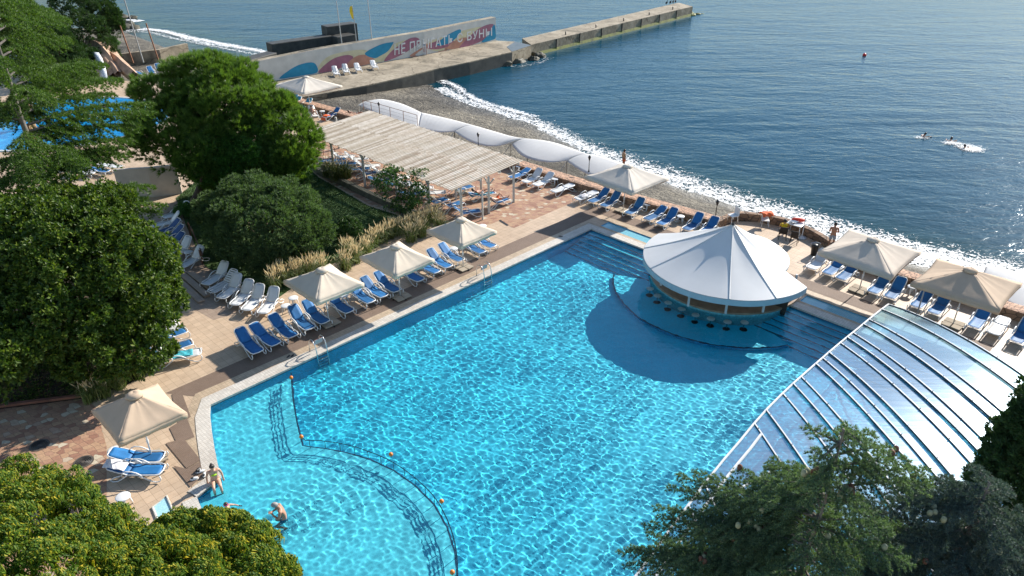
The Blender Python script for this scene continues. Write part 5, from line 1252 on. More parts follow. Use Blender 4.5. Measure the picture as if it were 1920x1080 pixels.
for i, (dx, l) in enumerate([(0, 'left black flip-flop on the matting by the ladder'), (.17, 'right black flip-flop on the matting by the ladder')]):
    t = thing('flip_flop', l, 'flip-flop', fp+Vector((dx, .05*i, .014)), R(70), 'pair of black flip-flops'); b = MB(); b.ball((0, 0, .012), (.14, .05, .013), 14, 5); b.build('sole', M_BLK, t, smooth=True); MB().tube([(-.02, -.045, .015), (.07, 0, .06), (-.02, .045, .015)], .008, 5).build('strap', M_BLK, t)
tag(MB().ball((0, 0, .02), (.16, .05, .02), 12, 5).build('dark_slipper', M_BLK, smooth=True, loc=G(1051, 444.5)+Vector((0, 0, .04)), rotz=-.3), 'single dark slipper on the coping near the far pool corner', 'slipper')
for i, (u, v, l) in enumerate([(365, 900, 'white trainer lying alone left of the woman'), (377, 887, 'white trainer with black trim beside the woman'), (384, 893, 'white and black trainer nearest the woman'), (372, 884, 'dark trainer behind the white ones')]):
    t = thing('trainer', l, 'shoe', G(u, v)+Vector((0, 0, .03)), R(RNG.uniform(0, 180)), 'shoes by the sitting woman'); b = MB(); b.ball((0, 0, .05), (.15, .06, .055), 12, 8); b.build('upper', M_WHT if i != 3 else M_BLK, t, smooth=True); MB().ball((-.06, 0, .09), (.06, .045, .03), 10, 5).build('opening', M_BLK, t, smooth=True); MB().ball((0, 0, .015), (.155, .065, .018), 12, 4).build('sole', M_BLK if i in (1, 2) else M_WHT, t)
b = MB(); tag(MB().ball((0, 0, 0), (.22, .22, .22), 14, 10).build('marker_buoy', mat('red buoy plastic', (.75, .03, .02, 1), .35), smooth=True, loc=G(1621, 103, SEA+.1)), 'small red marker buoy alone on the open sea', 'buoy')
bpy.data.objects['marker_buoy'].scale = (1.15, 1.15, 1.15)
# ---------------------------------------------------------------- foliage engine
def leaf_mat(name, cols, rough=.5, trans=.3, spec=.5, pos=None, tint=(1.3, 1.45, .5, 1)):
    cols = [tuple(min(.8, x*1.12) for x in c[:3]) for c in cols]; t = NT(name); g = t.add('ShaderNodeNewGeometry'); v = t.coord(1.0)
    f = t.math('ADD', t.math('MULTIPLY', g.outputs['Random Per Island'], .7), t.math('MULTIPLY', t.noise(v, .9, 3), .42))
    f = t.math('SUBTRACT', f, .06)
    n = len(cols); c = t.ramp(f, [((pos[i] if pos else i/(n-1)), cols[i]) for i in range(n)])
    b = t.bsdf(c, rough); b.inputs['Specular IOR Level'].default_value = spec
    tr = t.add('ShaderNodeBsdfTranslucent'); tc = t.add('ShaderNodeMix', data_type='RGBA', blend_type='MULTIPLY', inp={0: 1.0, 6: c, 7: tint}); t.l.new(tc.outputs[2], tr.inputs[0])
    m = t.add('ShaderNodeMixShader'); m.inputs[0].default_value = trans; t.l.new(b.outputs[0], m.inputs[1]); t.l.new(tr.outputs[0], m.inputs[2]); return t.done(m)
def basis(N, rng, spin=True):
    N = N/np.maximum(np.linalg.norm(N, axis=1, keepdims=True), 1e-9); r = rng.normal(size=N.shape); X = np.cross(N, r); X /= np.maximum(np.linalg.norm(X, axis=1, keepdims=True), 1e-9); Y = np.cross(N, X)
    return np.stack([X, Y, N], -1)
def scatter(name, TV, TF, pos, M, sc, mats, parent=None, smooth=False, tf_mi=None):
    n, k = len(pos), len(TV); V = (np.einsum('nij,kj->nki', M, TV)*sc[:, None, None]+pos[:, None, :]).reshape(-1, 3)
    Fq = (TF[None]+(np.arange(n)*k)[:, None, None]).reshape(-1, TF.shape[1])
    mi = None if tf_mi is None else np.tile(tf_mi, n)
    return np_mesh(name, V, Fq, mats, parent, smooth, mi)
def t_leaves(n, L, Wd, lo=.15, hi=1.2, droop=0.0, seed=1, off=.02):
    """rosette of n folded leaves around +z; lo..hi = polar angle range"""
    rng = np.random.default_rng(seed); V = []; Fc = []
    for i in range(n):
        az = 2*PI*(i*.382+rng.uniform(0, .15)); pol = rng.uniform(lo, hi); l = L*rng.uniform(.7, 1.15); w = Wd*rng.uniform(.8, 1.15)
        d = np.array([math.sin(pol)*math.cos(az), math.sin(pol)*math.sin(az), math.cos(pol)]); s = np.array([-math.sin(az), math.cos(az), 0]); u = np.cross(d, s)
        tw = rng.normal()*.4; s2 = s*math.cos(tw)+u*math.sin(tw)
        b0 = d*off; mid = d*l*.5+u*l*.05; tip = d*l-np.array([0, 0, droop*l]); k = len(V)
        V += [b0, mid+s2*w/2, tip, mid-s2*w/2]; Fc.append((k, k+1, k+2, k+3))
    return np.array(V), np.array(Fc)
def t_needles(n, L, Wd, lo=0, hi=1.3, seed=2):
    rng = np.random.default_rng(seed); V = []; Fc = []
    for i in range(n):
        az = rng.uniform(0, 2*PI); pol = rng.uniform(lo, hi); l = L*rng.uniform(.75, 1.1)
        d = np.array([math.sin(pol)*math.cos(az), math.sin(pol)*math.sin(az), math.cos(pol)]); s = np.cross(d, rng.normal(size=3)); s /= np.linalg.norm(s); k = len(V)
        V += [s*Wd/2, d*l, -s*Wd/2]; Fc.append((k, k+1, k+2))
    return np.array(V), np.array(Fc)
def sphere_pts(n, rng): 
    v = rng.normal(size=(n, 3)); return v/np.linalg.norm(v, axis=1, keepdims=True)
def crown_pts(lobes, nsub, rsub, per, rng, shell=(.72, 1.0), minz=-9, sub_flat=.8, fill=.25, hemi=-.5):
    """two-level crown: big lobes carry billows, billows carry leaves"""
    C = np.array([l[0] for l in lobes], float); Rr = np.array([l[1] for l in lobes], float)
    ar = (Rr[:, 0]*Rr[:, 1]+Rr[:, 1]*Rr[:, 2]+Rr[:, 0]*Rr[:, 2]); cnt = np.maximum(3, (nsub*ar/ar.sum()).astype(int)); P = []; N = []
    for i, c in enumerate(cnt):
        d = sphere_pts(c*3, rng); d = d[d[:, 2] > hemi][:c]; s = rng.uniform(*shell, len(d)); k = rng.random(len(d)) < fill; s[k] *= rng.uniform(.45, .9, k.sum())
        q = C[i]+d*Rr[i]*s[:, None]
        keep = np.ones(len(q), bool)
        for j in range(len(C)):
            if j != i: keep &= (((q-C[j])/Rr[j])**2).sum(1) > .55
        P.append(q[keep]); N.append((d/Rr[i])[keep])
    P = np.concatenate(P); N = np.concatenate(N); N /= np.linalg.norm(N, axis=1, keepdims=True)
    rs = rsub*rng.uniform(.55, 1.25, len(P)); out = []; on = []
    for p, n_, r in zip(P, N, rs):
        d = sphere_pts(int(per*1.6), rng); d = d[(d@n_) > -.35][:per]
        r_ = r*rng.uniform(.6, 1.0, len(d))**.6; q = p+d*r_[:, None]*np.array([1, 1, sub_flat]); out.append(q); on.append(d*.75+n_*.25+np.array([0, 0, .25]))
    out = np.concatenate(out); on = np.concatenate(on); k = out[:, 2] > minz; return out[k], on[k]
M_BARK = mat('brown bark', (.10, .072, .05, 1), .95, .4, 3, 1.0, 12); M_BARKG = mat('grey bark', (.15, .13, .11, 1), .95, .35, 3, 1.0, 12)
def limbs(b, base, top, targets, r0, rng, n=7):
    base, top = Vector(base), Vector(top); pts = [base.lerp(top, i/6)+Vector((rng.normal()*.08*i, rng.normal()*.08*i, 0)) for i in range(7)]
    b.tube(pts, [r0*(1-.11*i) for i in range(7)], 9)
    for tg in targets:
        tg = Vector(tg); s = rng.uniform(.3, .9); p = pts[min(6, int(s*6))]; m = p.lerp(tg, .5)+Vector((0, 0, .12*(tg-p).length)); b.tube([p, p.lerp(m, .5), m, m.lerp(tg, .6), tg], [r0*.42, r0*.34, r0*.24, r0*.15, r0*.06], 6)
def tree(name, label, cat, lobes, tmpl, nsub, rsub, per, sc, m, seed, trunk_r=.2, base=None, shell=(.72, 1.0), minz=.25, fill=.25, nlimb=9, bark=None, group=None, sub_flat=.8, hemi=-.5, up=0.0):
    rng = np.random.default_rng(seed); c = np.mean([l[0] for l in lobes], 0); base = Vector((c[0], c[1], 0)) if base is None else Vector(base)
    P, N = crown_pts(lobes, nsub, rsub, per, rng, shell, minz, fill=fill, sub_flat=sub_flat, hemi=hemi)
    t = thing(name, label, cat, base, 0, group); N = N+np.array([0, 0, up]); M = basis(N, rng); S = sc*rng.uniform(.75, 1.3, len(P))
    scatter('crown', *tmpl, P-np.array(base), M, S, m, t)
    b = MB(); tg = [P[i]*.75+c*.25 for i in rng.integers(0, len(P), nlimb)]
    limbs(b, (0, 0, -.1), Vector(c)-base, [Vector(q)-base for q in tg], trunk_r, rng); b.build('trunk', bark or M_BARK, t, smooth=True)
    return t
def V3(u, v, z): p = G(u, v, z); return np.array([p.x, p.y, p.z])
# ---- magnolia
M_MAG = leaf_mat('glossy magnolia leaf', [(.014, .034, .006), (.040, .080, .010), (.090, .140, .018), (.18, .215, .030), (.28, .20, .05)], .5, .3, .32, pos=[0, .35, .7, .92, 1.0])
lob = [(V3(150, 520, 4.2), (4.1, 3.8, 3.3)), (V3(60, 470, 5.0), (3.2, 3.2, 2.5)), (V3(238, 520, 3.0), (2.1, 2.1, 2.1)), (V3(290, 562, 2.3), (1.15, 1.15, 1.0)), (V3(210, 640, 2.0), (2.4, 2.2, 1.8)), (V3(40, 620, 3.2), (3.4, 3.0, 2.4)), (V3(150, 410, 5.4), (2.2, 2.2, 1.6)), (V3(-60, 560, 4), (3.5, 3.5, 3.2))]
tree('magnolia_tree', 'broad glossy magnolia filling the left edge beside the loungers', 'tree', lob, t_leaves(9, .21, .085, .4, 1.5, .05, 3), 1050, .62, 44, 1.0, M_MAG, 11, .22, nlimb=10, fill=.45)
# ---- stone pine with its dense dark companion
M_PIN = leaf_mat('pine needles', [(.030, .068, .014), (.068, .130, .024), (.125, .205, .038), (.20, .28, .055)], .5, .35)
lob = [(V3(385, 158, 7.2), (2.9, 2.6, 1.9)), (V3(325, 185, 6.4), (2.2, 2.2, 1.9)), (V3(440, 178, 6.3), (2.4, 2.2, 1.8)), (V3(495, 222, 5.2), (2.4, 2.2, 1.8)), (V3(543, 262, 4.0), (1.7, 1.7, 1.5)), (V3(325, 255, 4.6), (2.7, 2.4, 2.3)), (V3(540, 295, 3.0), (1.6, 1.5, 1.3)), (V3(420, 215, 5.6), (3.2, 2.8, 2.4)), (V3(370, 290, 3.6), (2.0, 2.0, 1.8)), (V3(500, 320, 1.9), (2.4, 2.0, 1.7)), (V3(430, 330, 1.6), (2.2, 1.8, 1.5))]
tree('pine_tree', 'bushy bright green pine with upright needle tufts behind the juniper', 'tree', lob, t_needles(22, .36, .034, 0, .8, 4), 620, .80, 44, 1.0, M_PIN, 12, .3, base=G(352, 395), nlimb=14, up=.5)
M_LAU = leaf_mat('fresh laurel leaf', [(.018, .050, .009), (.038, .11, .014), (.065, .165, .022), (.12, .23, .035)], .42, .32)
lob = [(V3(430, 230, 4.8), (2.3, 2.2, 2.0)), (V3(465, 285, 3.3), (2.9, 2.6, 2.4)), (V3(395, 300, 3.2), (2.0, 1.9, 2.2)), (V3(505, 300, 2.6), (2.1, 1.8, 2.0)), (V3(455, 330, 1.7), (2.6, 1.9, 1.6))]
tree('laurel_tree', 'dense fresh green laurel standing in front of the pine', 'tree', lob, t_leaves(8, .17, .055, .3, 1.3, 0, 5), 420, .62, 40, 1.0, M_LAU, 13, .22, base=G(440, 350))
# ---- juniper dome
M_JUN = leaf_mat('grey green juniper', [(.030, .058, .028), (.064, .112, .048), (.11, .17, .068), (.16, .23, .08), (.27, .30, .06)], .65, .28, pos=[0, .35, .65, .92, 1])
lob = [(V3(505, 425, 1.9), (3.4, 2.9, 2.2)), (V3(448, 415, 1.8), (1.9, 1.9, 1.7)), (V3(562, 432, 1.5), (1.75, 1.7, 1.6)), (V3(470, 375, 2.6), (1.9, 1.8, 1.4)), (V3(530, 385, 2.4), (1.9, 1.8, 1.3)), (V3(505, 468, 1.0), (2.1, 1.5, 1.1)), (V3(410, 400, 1.8), (1.3, 1.3, 1.2))]
tree('juniper_bush', 'huge domed grey green juniper behind the white loungers', 'bush', lob, t_leaves(11, .19, .034, .1, .9, 0, 6), 760, .50, 46, 1.0, M_JUN, 14, .2, nlimb=10, up=.5)
lob = [(V3(655, 432, .75), (.78, .78, .82))]
M_BOX = leaf_mat('clipped box leaf', [(.018, .045, .008), (.045, .10, .015), (.09, .15, .025)], .45, .2)
tree('clipped_bush', 'small round clipped bush at the lawn end of the juniper', 'bush', lob, t_leaves(6, .07, .035, .3, 1.4, 0, 7), 170, .12, 26, 1.0, M_BOX, 15, .06, shell=(.88, 1.0), minz=0, nlimb=4, fill=.1)
# ---- dark cypresses and shrubs at the far left
M_CYP = leaf_mat('dark cypress', [(.014, .034, .013), (.028, .064, .018), (.050, .10, .026), (.09, .15, .04)], .6, .18)
tc = t_leaves(10, .30, .05, .1, .9, 0, 8)
for i, (u, v, z, r, l) in enumerate([(150, 52, 4.5, (2.6, 2.6, 5.2), 'dark cypress with a rounded top in front of the headland'), (95, 95, 3.2, (2.6, 2.4, 4.2), 'dark cypress just left of the rock slide'), (45, 75, 3.8, (2.8, 2.5, 4.6), 'dark cypress second from the left edge'), (10, 40, 5.0, (3.2, 3, 5.5), 'dark cypress at the top left corner'), (185, 20, 5.0, (1.8, 1.8, 4.6), 'slim dark cypress nearest the sea'), (140, 115, 1.4, (2.8, 1.6, 1.8), 'low dark shrub under the cypresses by the loungers')]):
    c = V3(u, v, z); tree('cypress_tree', l, 'tree', [(c, r), (c+np.array([r[0]*.4, .2, -r[2]*.35]), (r[0]*.8, r[1]*.8, r[2]*.6))], tc, 230, .5, 26, 1.0, M_CYP, 20+i, .2, base=(c[0], c[1], 0), minz=.1, nlimb=4, group='dark cypresses at the far left', up=.7, shell=(.8, 1))
# ---- cedars
def bough_pts(p0, p1, rng, width, sp_tw, sp_t, droop, b=None, r0=.05, zdroop=.25, tip_up=0.0):
    """flat drooping spray; returns tuft positions and normals"""
    p0, p1 = np.array(p0, float), np.array(p1, float); L = np.linalg.norm(p1-p0); d = (p1-p0)/L; s = np.cross(d, [0, 0, 1]); s /= max(np.linalg.norm(s), 1e-6); P = []; N = []
    ax = lambda t: p0+(p1-p0)*t+np.array([0, 0, droop*L*math.sin(PI*t)*.6])
    if b is not None: b.tube([Vector(ax(t)) for t in (0, .25, .5, .75, 1)], [r0, r0*.8, r0*.55, r0*.3, r0*.1], 5)
    n = max(3, int(L/sp_tw))
    for i in range(n):
        t = .12+.88*(i+rng.uniform(-.3, .3))/n; t = min(max(t, .1), 1); w = width*(math.sin(PI*min(1, .18+t*.80))**.8)*rng.uniform(.6, 1.1); base = ax(t)
        for sg in (-1, 1):
            dr = s*sg*math.cos(.75)+d*math.sin(.75)+rng.normal(size=3)*.16; dr[2] += rng.normal()*.10; dr /= np.linalg.norm(dr); k = max(2, int(w/sp_t)); u = np.arange(1, k+1)/k
            q = base+dr*(u*w)[:, None]; q[:, 2] -= zdroop*w*u**2; q += rng.normal(size=q.shape)*sp_t*.22
            P.append(q); nn_ = np.tile(dr*.55+np.array([0, 0, .8]), (k, 1)); N.append(nn_)
    k = int(L/sp_t); u = np.linspace(.1, 1, k); P.append(np.array([ax(t) for t in u])+rng.normal(size=(k, 3))*sp_t*.3); N.append(np.tile(np.array([0, 0, 1.])+d*.4, (k, 1)))
    return np.concatenate(P), np.concatenate(N)
def cedar(name, label, trunk_xy, ztop, zlow, zbase, lenf, tips, nrand, width, sp_tw, sp_t, tmpl, sc, m, seed, rt=.2, cones=None, azr=None, zdroop=.25, droop=.05):
    rng = np.random.default_rng(seed); t = thing(name, label, 'tree', (trunk_xy[0], trunk_xy[1], zbase)); o = np.array([trunk_xy[0], trunk_xy[1], zbase]); b = MB(); PP = []; NN = []
    zs = np.linspace(zbase, ztop, 9); b.tube([(0+rng.normal()*.03, rng.normal()*.03, z-zbase) for z in zs], [rt*(1-.108*i) for i in range(9)], 9)
    B = []
    for (u, v, z) in tips:
        tip = V3(u, v, z); B.append((np.array([trunk_xy[0], trunk_xy[1], min(ztop, z+.12*np.linalg.norm(tip[:2]-o[:2]))]), tip, 1.0))
    for i in range(nrand):
        z = ztop-(ztop-zlow)*((i+rng.random())/nrand)**.8; a = rng.uniform(0, 2*PI) if azr is None else rng.uniform(*azr); L = lenf(z)*rng.uniform(.7, 1.1)
        p0 = np.array([trunk_xy[0], trunk_xy[1], z]); B.append((p0, p0+np.array([math.cos(a)*L, math.sin(a)*L, -.12*L+rng.normal()*.1]), .9))
    for p0, p1, k in B:
        p, n = bough_pts(p0-o, p1-o, rng, width*min(1, np.linalg.norm(p1-p0)/2.0+.25), sp_tw, sp_t, droop, b, .05*rt/.2, zdroop); PP.append(p); NN.append(n)
    P, N = np.concatenate(PP), np.concatenate(NN); S = sc*rng.uniform(.75, 1.25, len(P))
    scatter('crown', *tmpl, P, basis(N, rng), S, m, t); b.build('trunk', M_BARKG, t, smooth=True)
    return t, P, B
M_CED = leaf_mat('atlas cedar needles', [(.045, .082, .055), (.088, .145, .085), (.15, .22, .115), (.24, .32, .15)], .65, .25)
M_CEDL = leaf_mat('green cedar needles', [(.026, .058, .013), (.054, .108, .020), (.098, .165, .030), (.15, .225, .042)], .55, .28)
M_CEDB = leaf_mat('blue cedar needles', [(.038, .062, .058), (.070, .105, .096), (.11, .155, .13), (.16, .21, .16)], .6, .12)
tn = t_needles(20, .052, .010, .1, 1.5, 9); tnf = t_needles(12, .19, .040, .2, 1.45, 10)
ceda = cedar('cedar_tree', 'coned cedar in the foreground, pointed top against the enclosure', (5.0, 8.75), 12.25, 7.6, 0, lambda z: .35+(12.3-z)*.62, 
   [(1508, 800, 11.9), (1520, 842, 11.5), (1530, 870, 11.2), (1640, 812, 11.9), (1668, 838, 11.6), (1745, 905, 10.8), (1740, 880, 11.0), (1700, 860, 11.3), (1590, 795, 12.1), (1268, 890, 9.7), (1300, 885, 9.9), (1250, 912, 9.5), (1205, 985, 9.0), (1158, 1035, 8.6), (1170, 1060, 8.5), (1225, 950, 9.2), (1380, 880, 10.2), (1440, 872, 10.5), (1200, 1080, 8.2), (1330, 925, 9.7), (1400, 940, 9.9), (1500, 930, 10.3), (1290, 1010, 9.0), (1350, 1060, 8.8), (1460, 1000, 9.6), (1240, 1040, 8.6), (1230, 970, 9.2), (1180, 1030, 8.7), (1260, 960, 9.4), (1310, 965, 9.5), (1200, 1035, 8.7), (1340, 1000, 9.2), (1420, 1040, 9.2), (1290, 1060, 8.6), (1380, 985, 9.5), (1270, 1075, 8.4), (1620, 930, 10.6), (1560, 960, 10.3), (1660, 980, 10.2)],
   56, .46, .085, .040, tn, 1.15, M_CED, 31, .10)
cedb = cedar('cedar_tree', 'dark blue grey cedar with pale cones at the bottom right corner', (8.15, 9.4), 10.5, 7.4, 0, lambda z: .5+(10.6-z)*.95, [(1650, 1000, 9.0), (1660, 945, 9.8), (1700, 930, 10.0), (1780, 915, 10.3), (1860, 960, 9.9), (1640, 1060, 8.6)], 62, .5, .08, .042, tn, 1.25, M_CEDB, 32, .10)
# cones sit on the boughs
M_CG, M_CB = mat('green cedar cone', (.30, .30, .18, 1), .8, .2, 30), mat('brown cedar cone', (.17, .075, .045, 1), .85, .3, 30)
def cones(tr, n, seed, ms, frac):
    t, P, B = tr; rng = np.random.default_rng(seed); z = P[:, 2]; first = {}
    for i in range(n):
        p = P[rng.integers(len(P))]
        if i > 0 and rng.random() < .55: p = last+np.array([rng.normal()*.09, rng.normal()*.09, rng.normal()*.015])
        last = p; m = ms[0] if rng.random() < frac else ms[1]
        if m.name not in first:
            o = MB().lathe([(.0, 0), (.028, .01), (.036, .035), (.032, .07), (.016, .09), (0, .094)], n=10, cap=False).build('cone', m, t, smooth=True); first[m.name] = o
        else: o = first[m.name].copy(); COL.objects.link(o); o.parent = t
        o.location = (p[0], p[1], p[2]+.01); o.scale = (1.35,)*3
cones(ceda, 96, 5, (M_CG, M_CB), .62); cones(cedb, 40, 6, (M_CG, M_CG), .9)
cedar('cedar_tree', 'great green cedar with layered drooping boughs at the left edge', (-23.5, 35.0), 15.0, 3.5, 0, lambda z: 1.2+(15.2-z)*.42,
   [(288, 195, 8.0), (292, 212, 7.8), (265, 235, 7.4), (250, 262, 7.0), (235, 280, 6.6), (200, 122, 9.6), (178, 140, 9.4), (228, 150, 9.0), (215, 178, 8.7), (130, 78, 11.0), (100, 28, 12.0), (128, 40, 11.8), (92, 62, 11.4), (60, 12, 12.6), (92, 115, 10.2), (60, 170, 9.4), (70, 210, 8.6), (150, 310, 6.0), (205, 300, 6.2), (242, 290, 6.4), (120, 240, 8.2), (170, 240, 8.0),
    (312, 385, 3.9), (300, 398, 3.6), (275, 372, 4.2), (240, 392, 3.7), (290, 350, 4.6), (200, 380, 4.0), (20, 90, 10.8), (10, 300, 6.4), (60, 330, 5.6), (110, 345, 5.2), (40, 120, 10.2), (8, 200, 8.6), (30, 30, 12.3), (15, 0, 13)],
   22, 1.25, .18, .115, tnf, 1.0, M_CEDL, 33, .26, azr=(R(120), R(330)), zdroop=.45, droop=.07)
lob = [(V3(1960, 855, 7.6), (1.05, 1.0, 2.5)), (V3(1932, 905, 6.6), (1.1, 1.1, 2.2)), (V3(2000, 870, 7.4), (1.2, 1.2, 2.8)), (V3(1905, 965, 5.9), (1.0, 1.0, 1.5))]
tree('cypress_tree', 'tall dark cypress at the right edge beside the enclosure', 'tree', lob, t_leaves(12, .12, .03, .1, 1.0, 0, 12), 620, .30, 44, 1.0, M_CYP, 41, .15, base=(lob[1][0][0], lob[1][0][1], 0), minz=1, nlimb=5, up=.5, shell=(.85, 1))
# ---- leafy canopy at the bottom left
M_CAN2 = leaf_mat('yellowing compound leaf', [(.022, .055, .006), (.050, .110, .009), (.11, .175, .012), (.30, .28, .016), (.50, .36, .02), (.46, .15, .03)], .6, .35, .25, pos=[0, .32, .58, .80, .92, 1.0])
tl = t_leaves(10, .15, .030, .6, 1.5, .7, 13)
lob = [(V3(50, 1025, 7.6), (1.6, 1.6, 1.15)), (V3(-40, 1010, 7.6), (1.6, 1.9, 1.35)), (V3(135, 1080, 7.6), (1.3, 1.4, 1.0)), (V3(205, 1105, 7.4), (1.1, 1.2, .95)), (V3(20, 1120, 8.0), (2.2, 1.4, 1.2)), (V3(300, 1120, 7.4), (1.6, 1.2, 1.1))]
tree('leafy_tree', 'green and yellow broad canopy filling the bottom left corner', 'tree', lob, tl, 640, .28, 46, 1.0, M_CAN2, 51, .2, base=(-7.5, 8.5, 0), minz=4.5, up=.6, fill=.2)
lob = [(V3(335, 1035, 7.2), (.85, .8, .75)), (V3(400, 1030, 7.2), (.8, .85, .7)), (V3(450, 1060, 7.2), (.8, .9, .75)), (V3(490, 1120, 7.2), (.75, .9, .85))]
tree('leafy_tree', 'smaller yellowing crown right of the big canopy, over the pool corner', 'tree', lob, tl, 300, .22, 40, 1.0, M_CAN2, 52, .14, base=(-5.2, 8.2, 0), minz=4.5, up=.6, fill=.2)
# ---- ornamental grasses
M_BLD = leaf_mat('grass blades', [(.05, .07, .02), (.09, .13, .03), (.15, .19, .05), (.30, .26, .12)], .6, .3); M_PLM = leaf_mat('dry plumes', [(.50, .42, .26), (.66, .57, .37), (.80, .72, .50)], .8, .35, tint=(1.1, 1, .9, 1))
def grass_clump(name, label, p, h, r, nb, npl, seed, group, mb=None, cat='ornamental grass'):
    rng = np.random.default_rng(seed); t = thing(name, label, cat, p, 0, group); t['kind'] = 'thing'; V = []; Fc = []
    for i in range(nb):
        a = rng.uniform(0, 2*PI); l = h*rng.uniform(.5, 1.0); o = np.array([rng.normal()*r*.25, rng.normal()*r*.25, 0]); dx, dy = math.cos(a), math.sin(a); out = r*rng.uniform(.3, 1.3); w = .018; s = np.array([-dy, dx, 0])*w
        pts = [o, o+np.array([dx*out*.35, dy*out*.35, l*.6]), o+np.array([dx*out*.8, dy*out*.8, l*.85]), o+np.array([dx*out*1.25, dy*out*1.25, l*.72])]; k = len(V)
        for j, q in enumerate(pts): V += [q-s*(1-j*.28), q+s*(1-j*.28)]
        for j in range(3): Fc.append((k+2*j, k+2*j+1, k+2*j+3, k+2*j+2))
    np_mesh('blades', np.array(V), np.array(Fc), mb or M_BLD, t)
    if npl:
        V = []; Fc = []
        for i in range(npl):
            a = rng.uniform(0, 2*PI); l = h*rng.uniform(.95, 1.35); out = r*rng.uniform(.1, .8); o = np.array([rng.normal()*r*.2, rng.normal()*r*.2, 0]); d = np.array([math.cos(a)*out, math.sin(a)*out, l]); q0 = o+d*.72; q1 = o+d+np.array([d[0]*.25, d[1]*.25, -.03]); m_ = (q0+q1)/2
            s1 = np.cross(d, rng.normal(size=3)); s1 /= np.linalg.norm(s1); s2 = np.cross(d, s1); s2 /= np.linalg.norm(s2)
            for s in (s1, s2):
                k = len(V); V += [q0, m_+s*.022, q1, m_-s*.022]; Fc.append((k, k+1, k+2, k+3))
            k = len(V); V += [o-s1*.004, o+s1*.004, q0+s1*.004, q0-s1*.004]; Fc.append((k, k+1, k+2, k+3))
        np_mesh('plumes', np.array(V), np.array(Fc), M_PLM, t)
gr = [(517, 545), (537, 533), (558, 527), (582, 520), (604, 516), (648, 505), (668, 492), (688, 478), (655, 480), (700, 462), (716, 454), (732, 446), (748, 440), (764, 436), (780, 430), (796, 424), (812, 416), (770, 452), (790, 444), (826, 430)]
nm = ['behind the juniper loungers', 'beside the near cream parasol', 'between the two cream parasols', 'behind the middle parasol', 'towards the pergola']
for i, (u, v) in enumerate(gr): grass_clump('fountain_grass', 'feathery grass tuft %s, number %s counting from the juniper' % (nm[min(4, i//4)], ['one', 'two', 'three', 'four', 'five', 'six', 'seven', 'eight', 'nine', 'ten', 'eleven', 'twelve', 'thirteen', 'fourteen', 'fifteen', 'sixteen', 'seventeen', 'eighteen', 'nineteen', 'twenty'][i]), G(u, v)+Vector((0, 0, .01)), 1.0 if i > 4 else 1.15, .55, 150, 60, 60+i, 'feathery grasses behind the long row')
for i, (u, v, l) in enumerate([(170, 752, 'dry feathery grass leftmost under the magnolia'), (196, 745, 'dry feathery grass second under the magnolia'), (225, 728, 'dry feathery grass between magnolia and tan parasol'), (262, 706, 'dry feathery grass near the towelled loungers'), (285, 692, 'dry feathery grass touching the towelled loungers')]): grass_clump('fountain_grass', l, G(u, v), 1.0, .5, 150, 22, 90+i, 'dry grasses under the magnolia')
M_SHR = leaf_mat('reddish green strap leaf', [(.03, .05, .015), (.07, .10, .02), (.13, .14, .03), (.20, .11, .05)], .5, .25)
for i, (u, v, l) in enumerate([(617, 338, 'left strap leaved shrub growing at the pergola wall'), (634, 344, 'middle strap leaved shrub at the pergola wall'), (650, 342, 'right strap leaved shrub at the pergola wall')]): grass_clump('strap_shrub', l, G(u, v)+Vector((0, 0, .3)), 1.35, .62, 320, 6, 100+i, 'strap leaved shrubs by the pergola', M_SHR, 'shrub')
# ---- climbing rose by the pergola
M_ROS = leaf_mat('rose leaf', [(.015, .05, .012), (.03, .09, .018), (.06, .14, .025), (.16, .19, .03)], .45, .3)
lob = [(V3(745, 350, 1.9), (1.15, 1.0, 1.3)), (V3(722, 345, 1.9), (.8, .8, 1.0)), (V3(755, 385, .9), (1.2, .9, .9)), (V3(785, 370, 1.6), (.7, .7, .9)), (V3(730, 330, 2.6), (.5, .5, .8)), (V3(785, 330, 2.6), (.5, .5, .35))]
tree('climbing_rose', 'loose leafy climbing rose leaning at the front of the pergola', 'shrub', lob, t_leaves(7, .12, .055, .3, 1.4, 0, 14), 150, .3, 15, 1.0, M_ROS, 61, .05, base=G(748, 402), minz=.1, nlimb=12, fill=.5)
for i, (u, v, z, r, l) in enumerate([(560, 330, .5, .7, 'low green shrub between pine and lawn'), (350, 395, .4, .5, 'small yellowing shrub at the pine trunk'), (212, 80, -.8, .6, 'small round shrub by the mesh fence')]):
    tree('low_shrub', l, 'shrub', [(V3(u, v, z), (r*1.4, r, r))], t_leaves(8, .11, .04, .3, 1.4, 0, 15), 60, .2, 22, 1.0, M_LAU, 70+i, .04, minz=-1.2, nlimb=4, base=V3(u, v, z-.5))
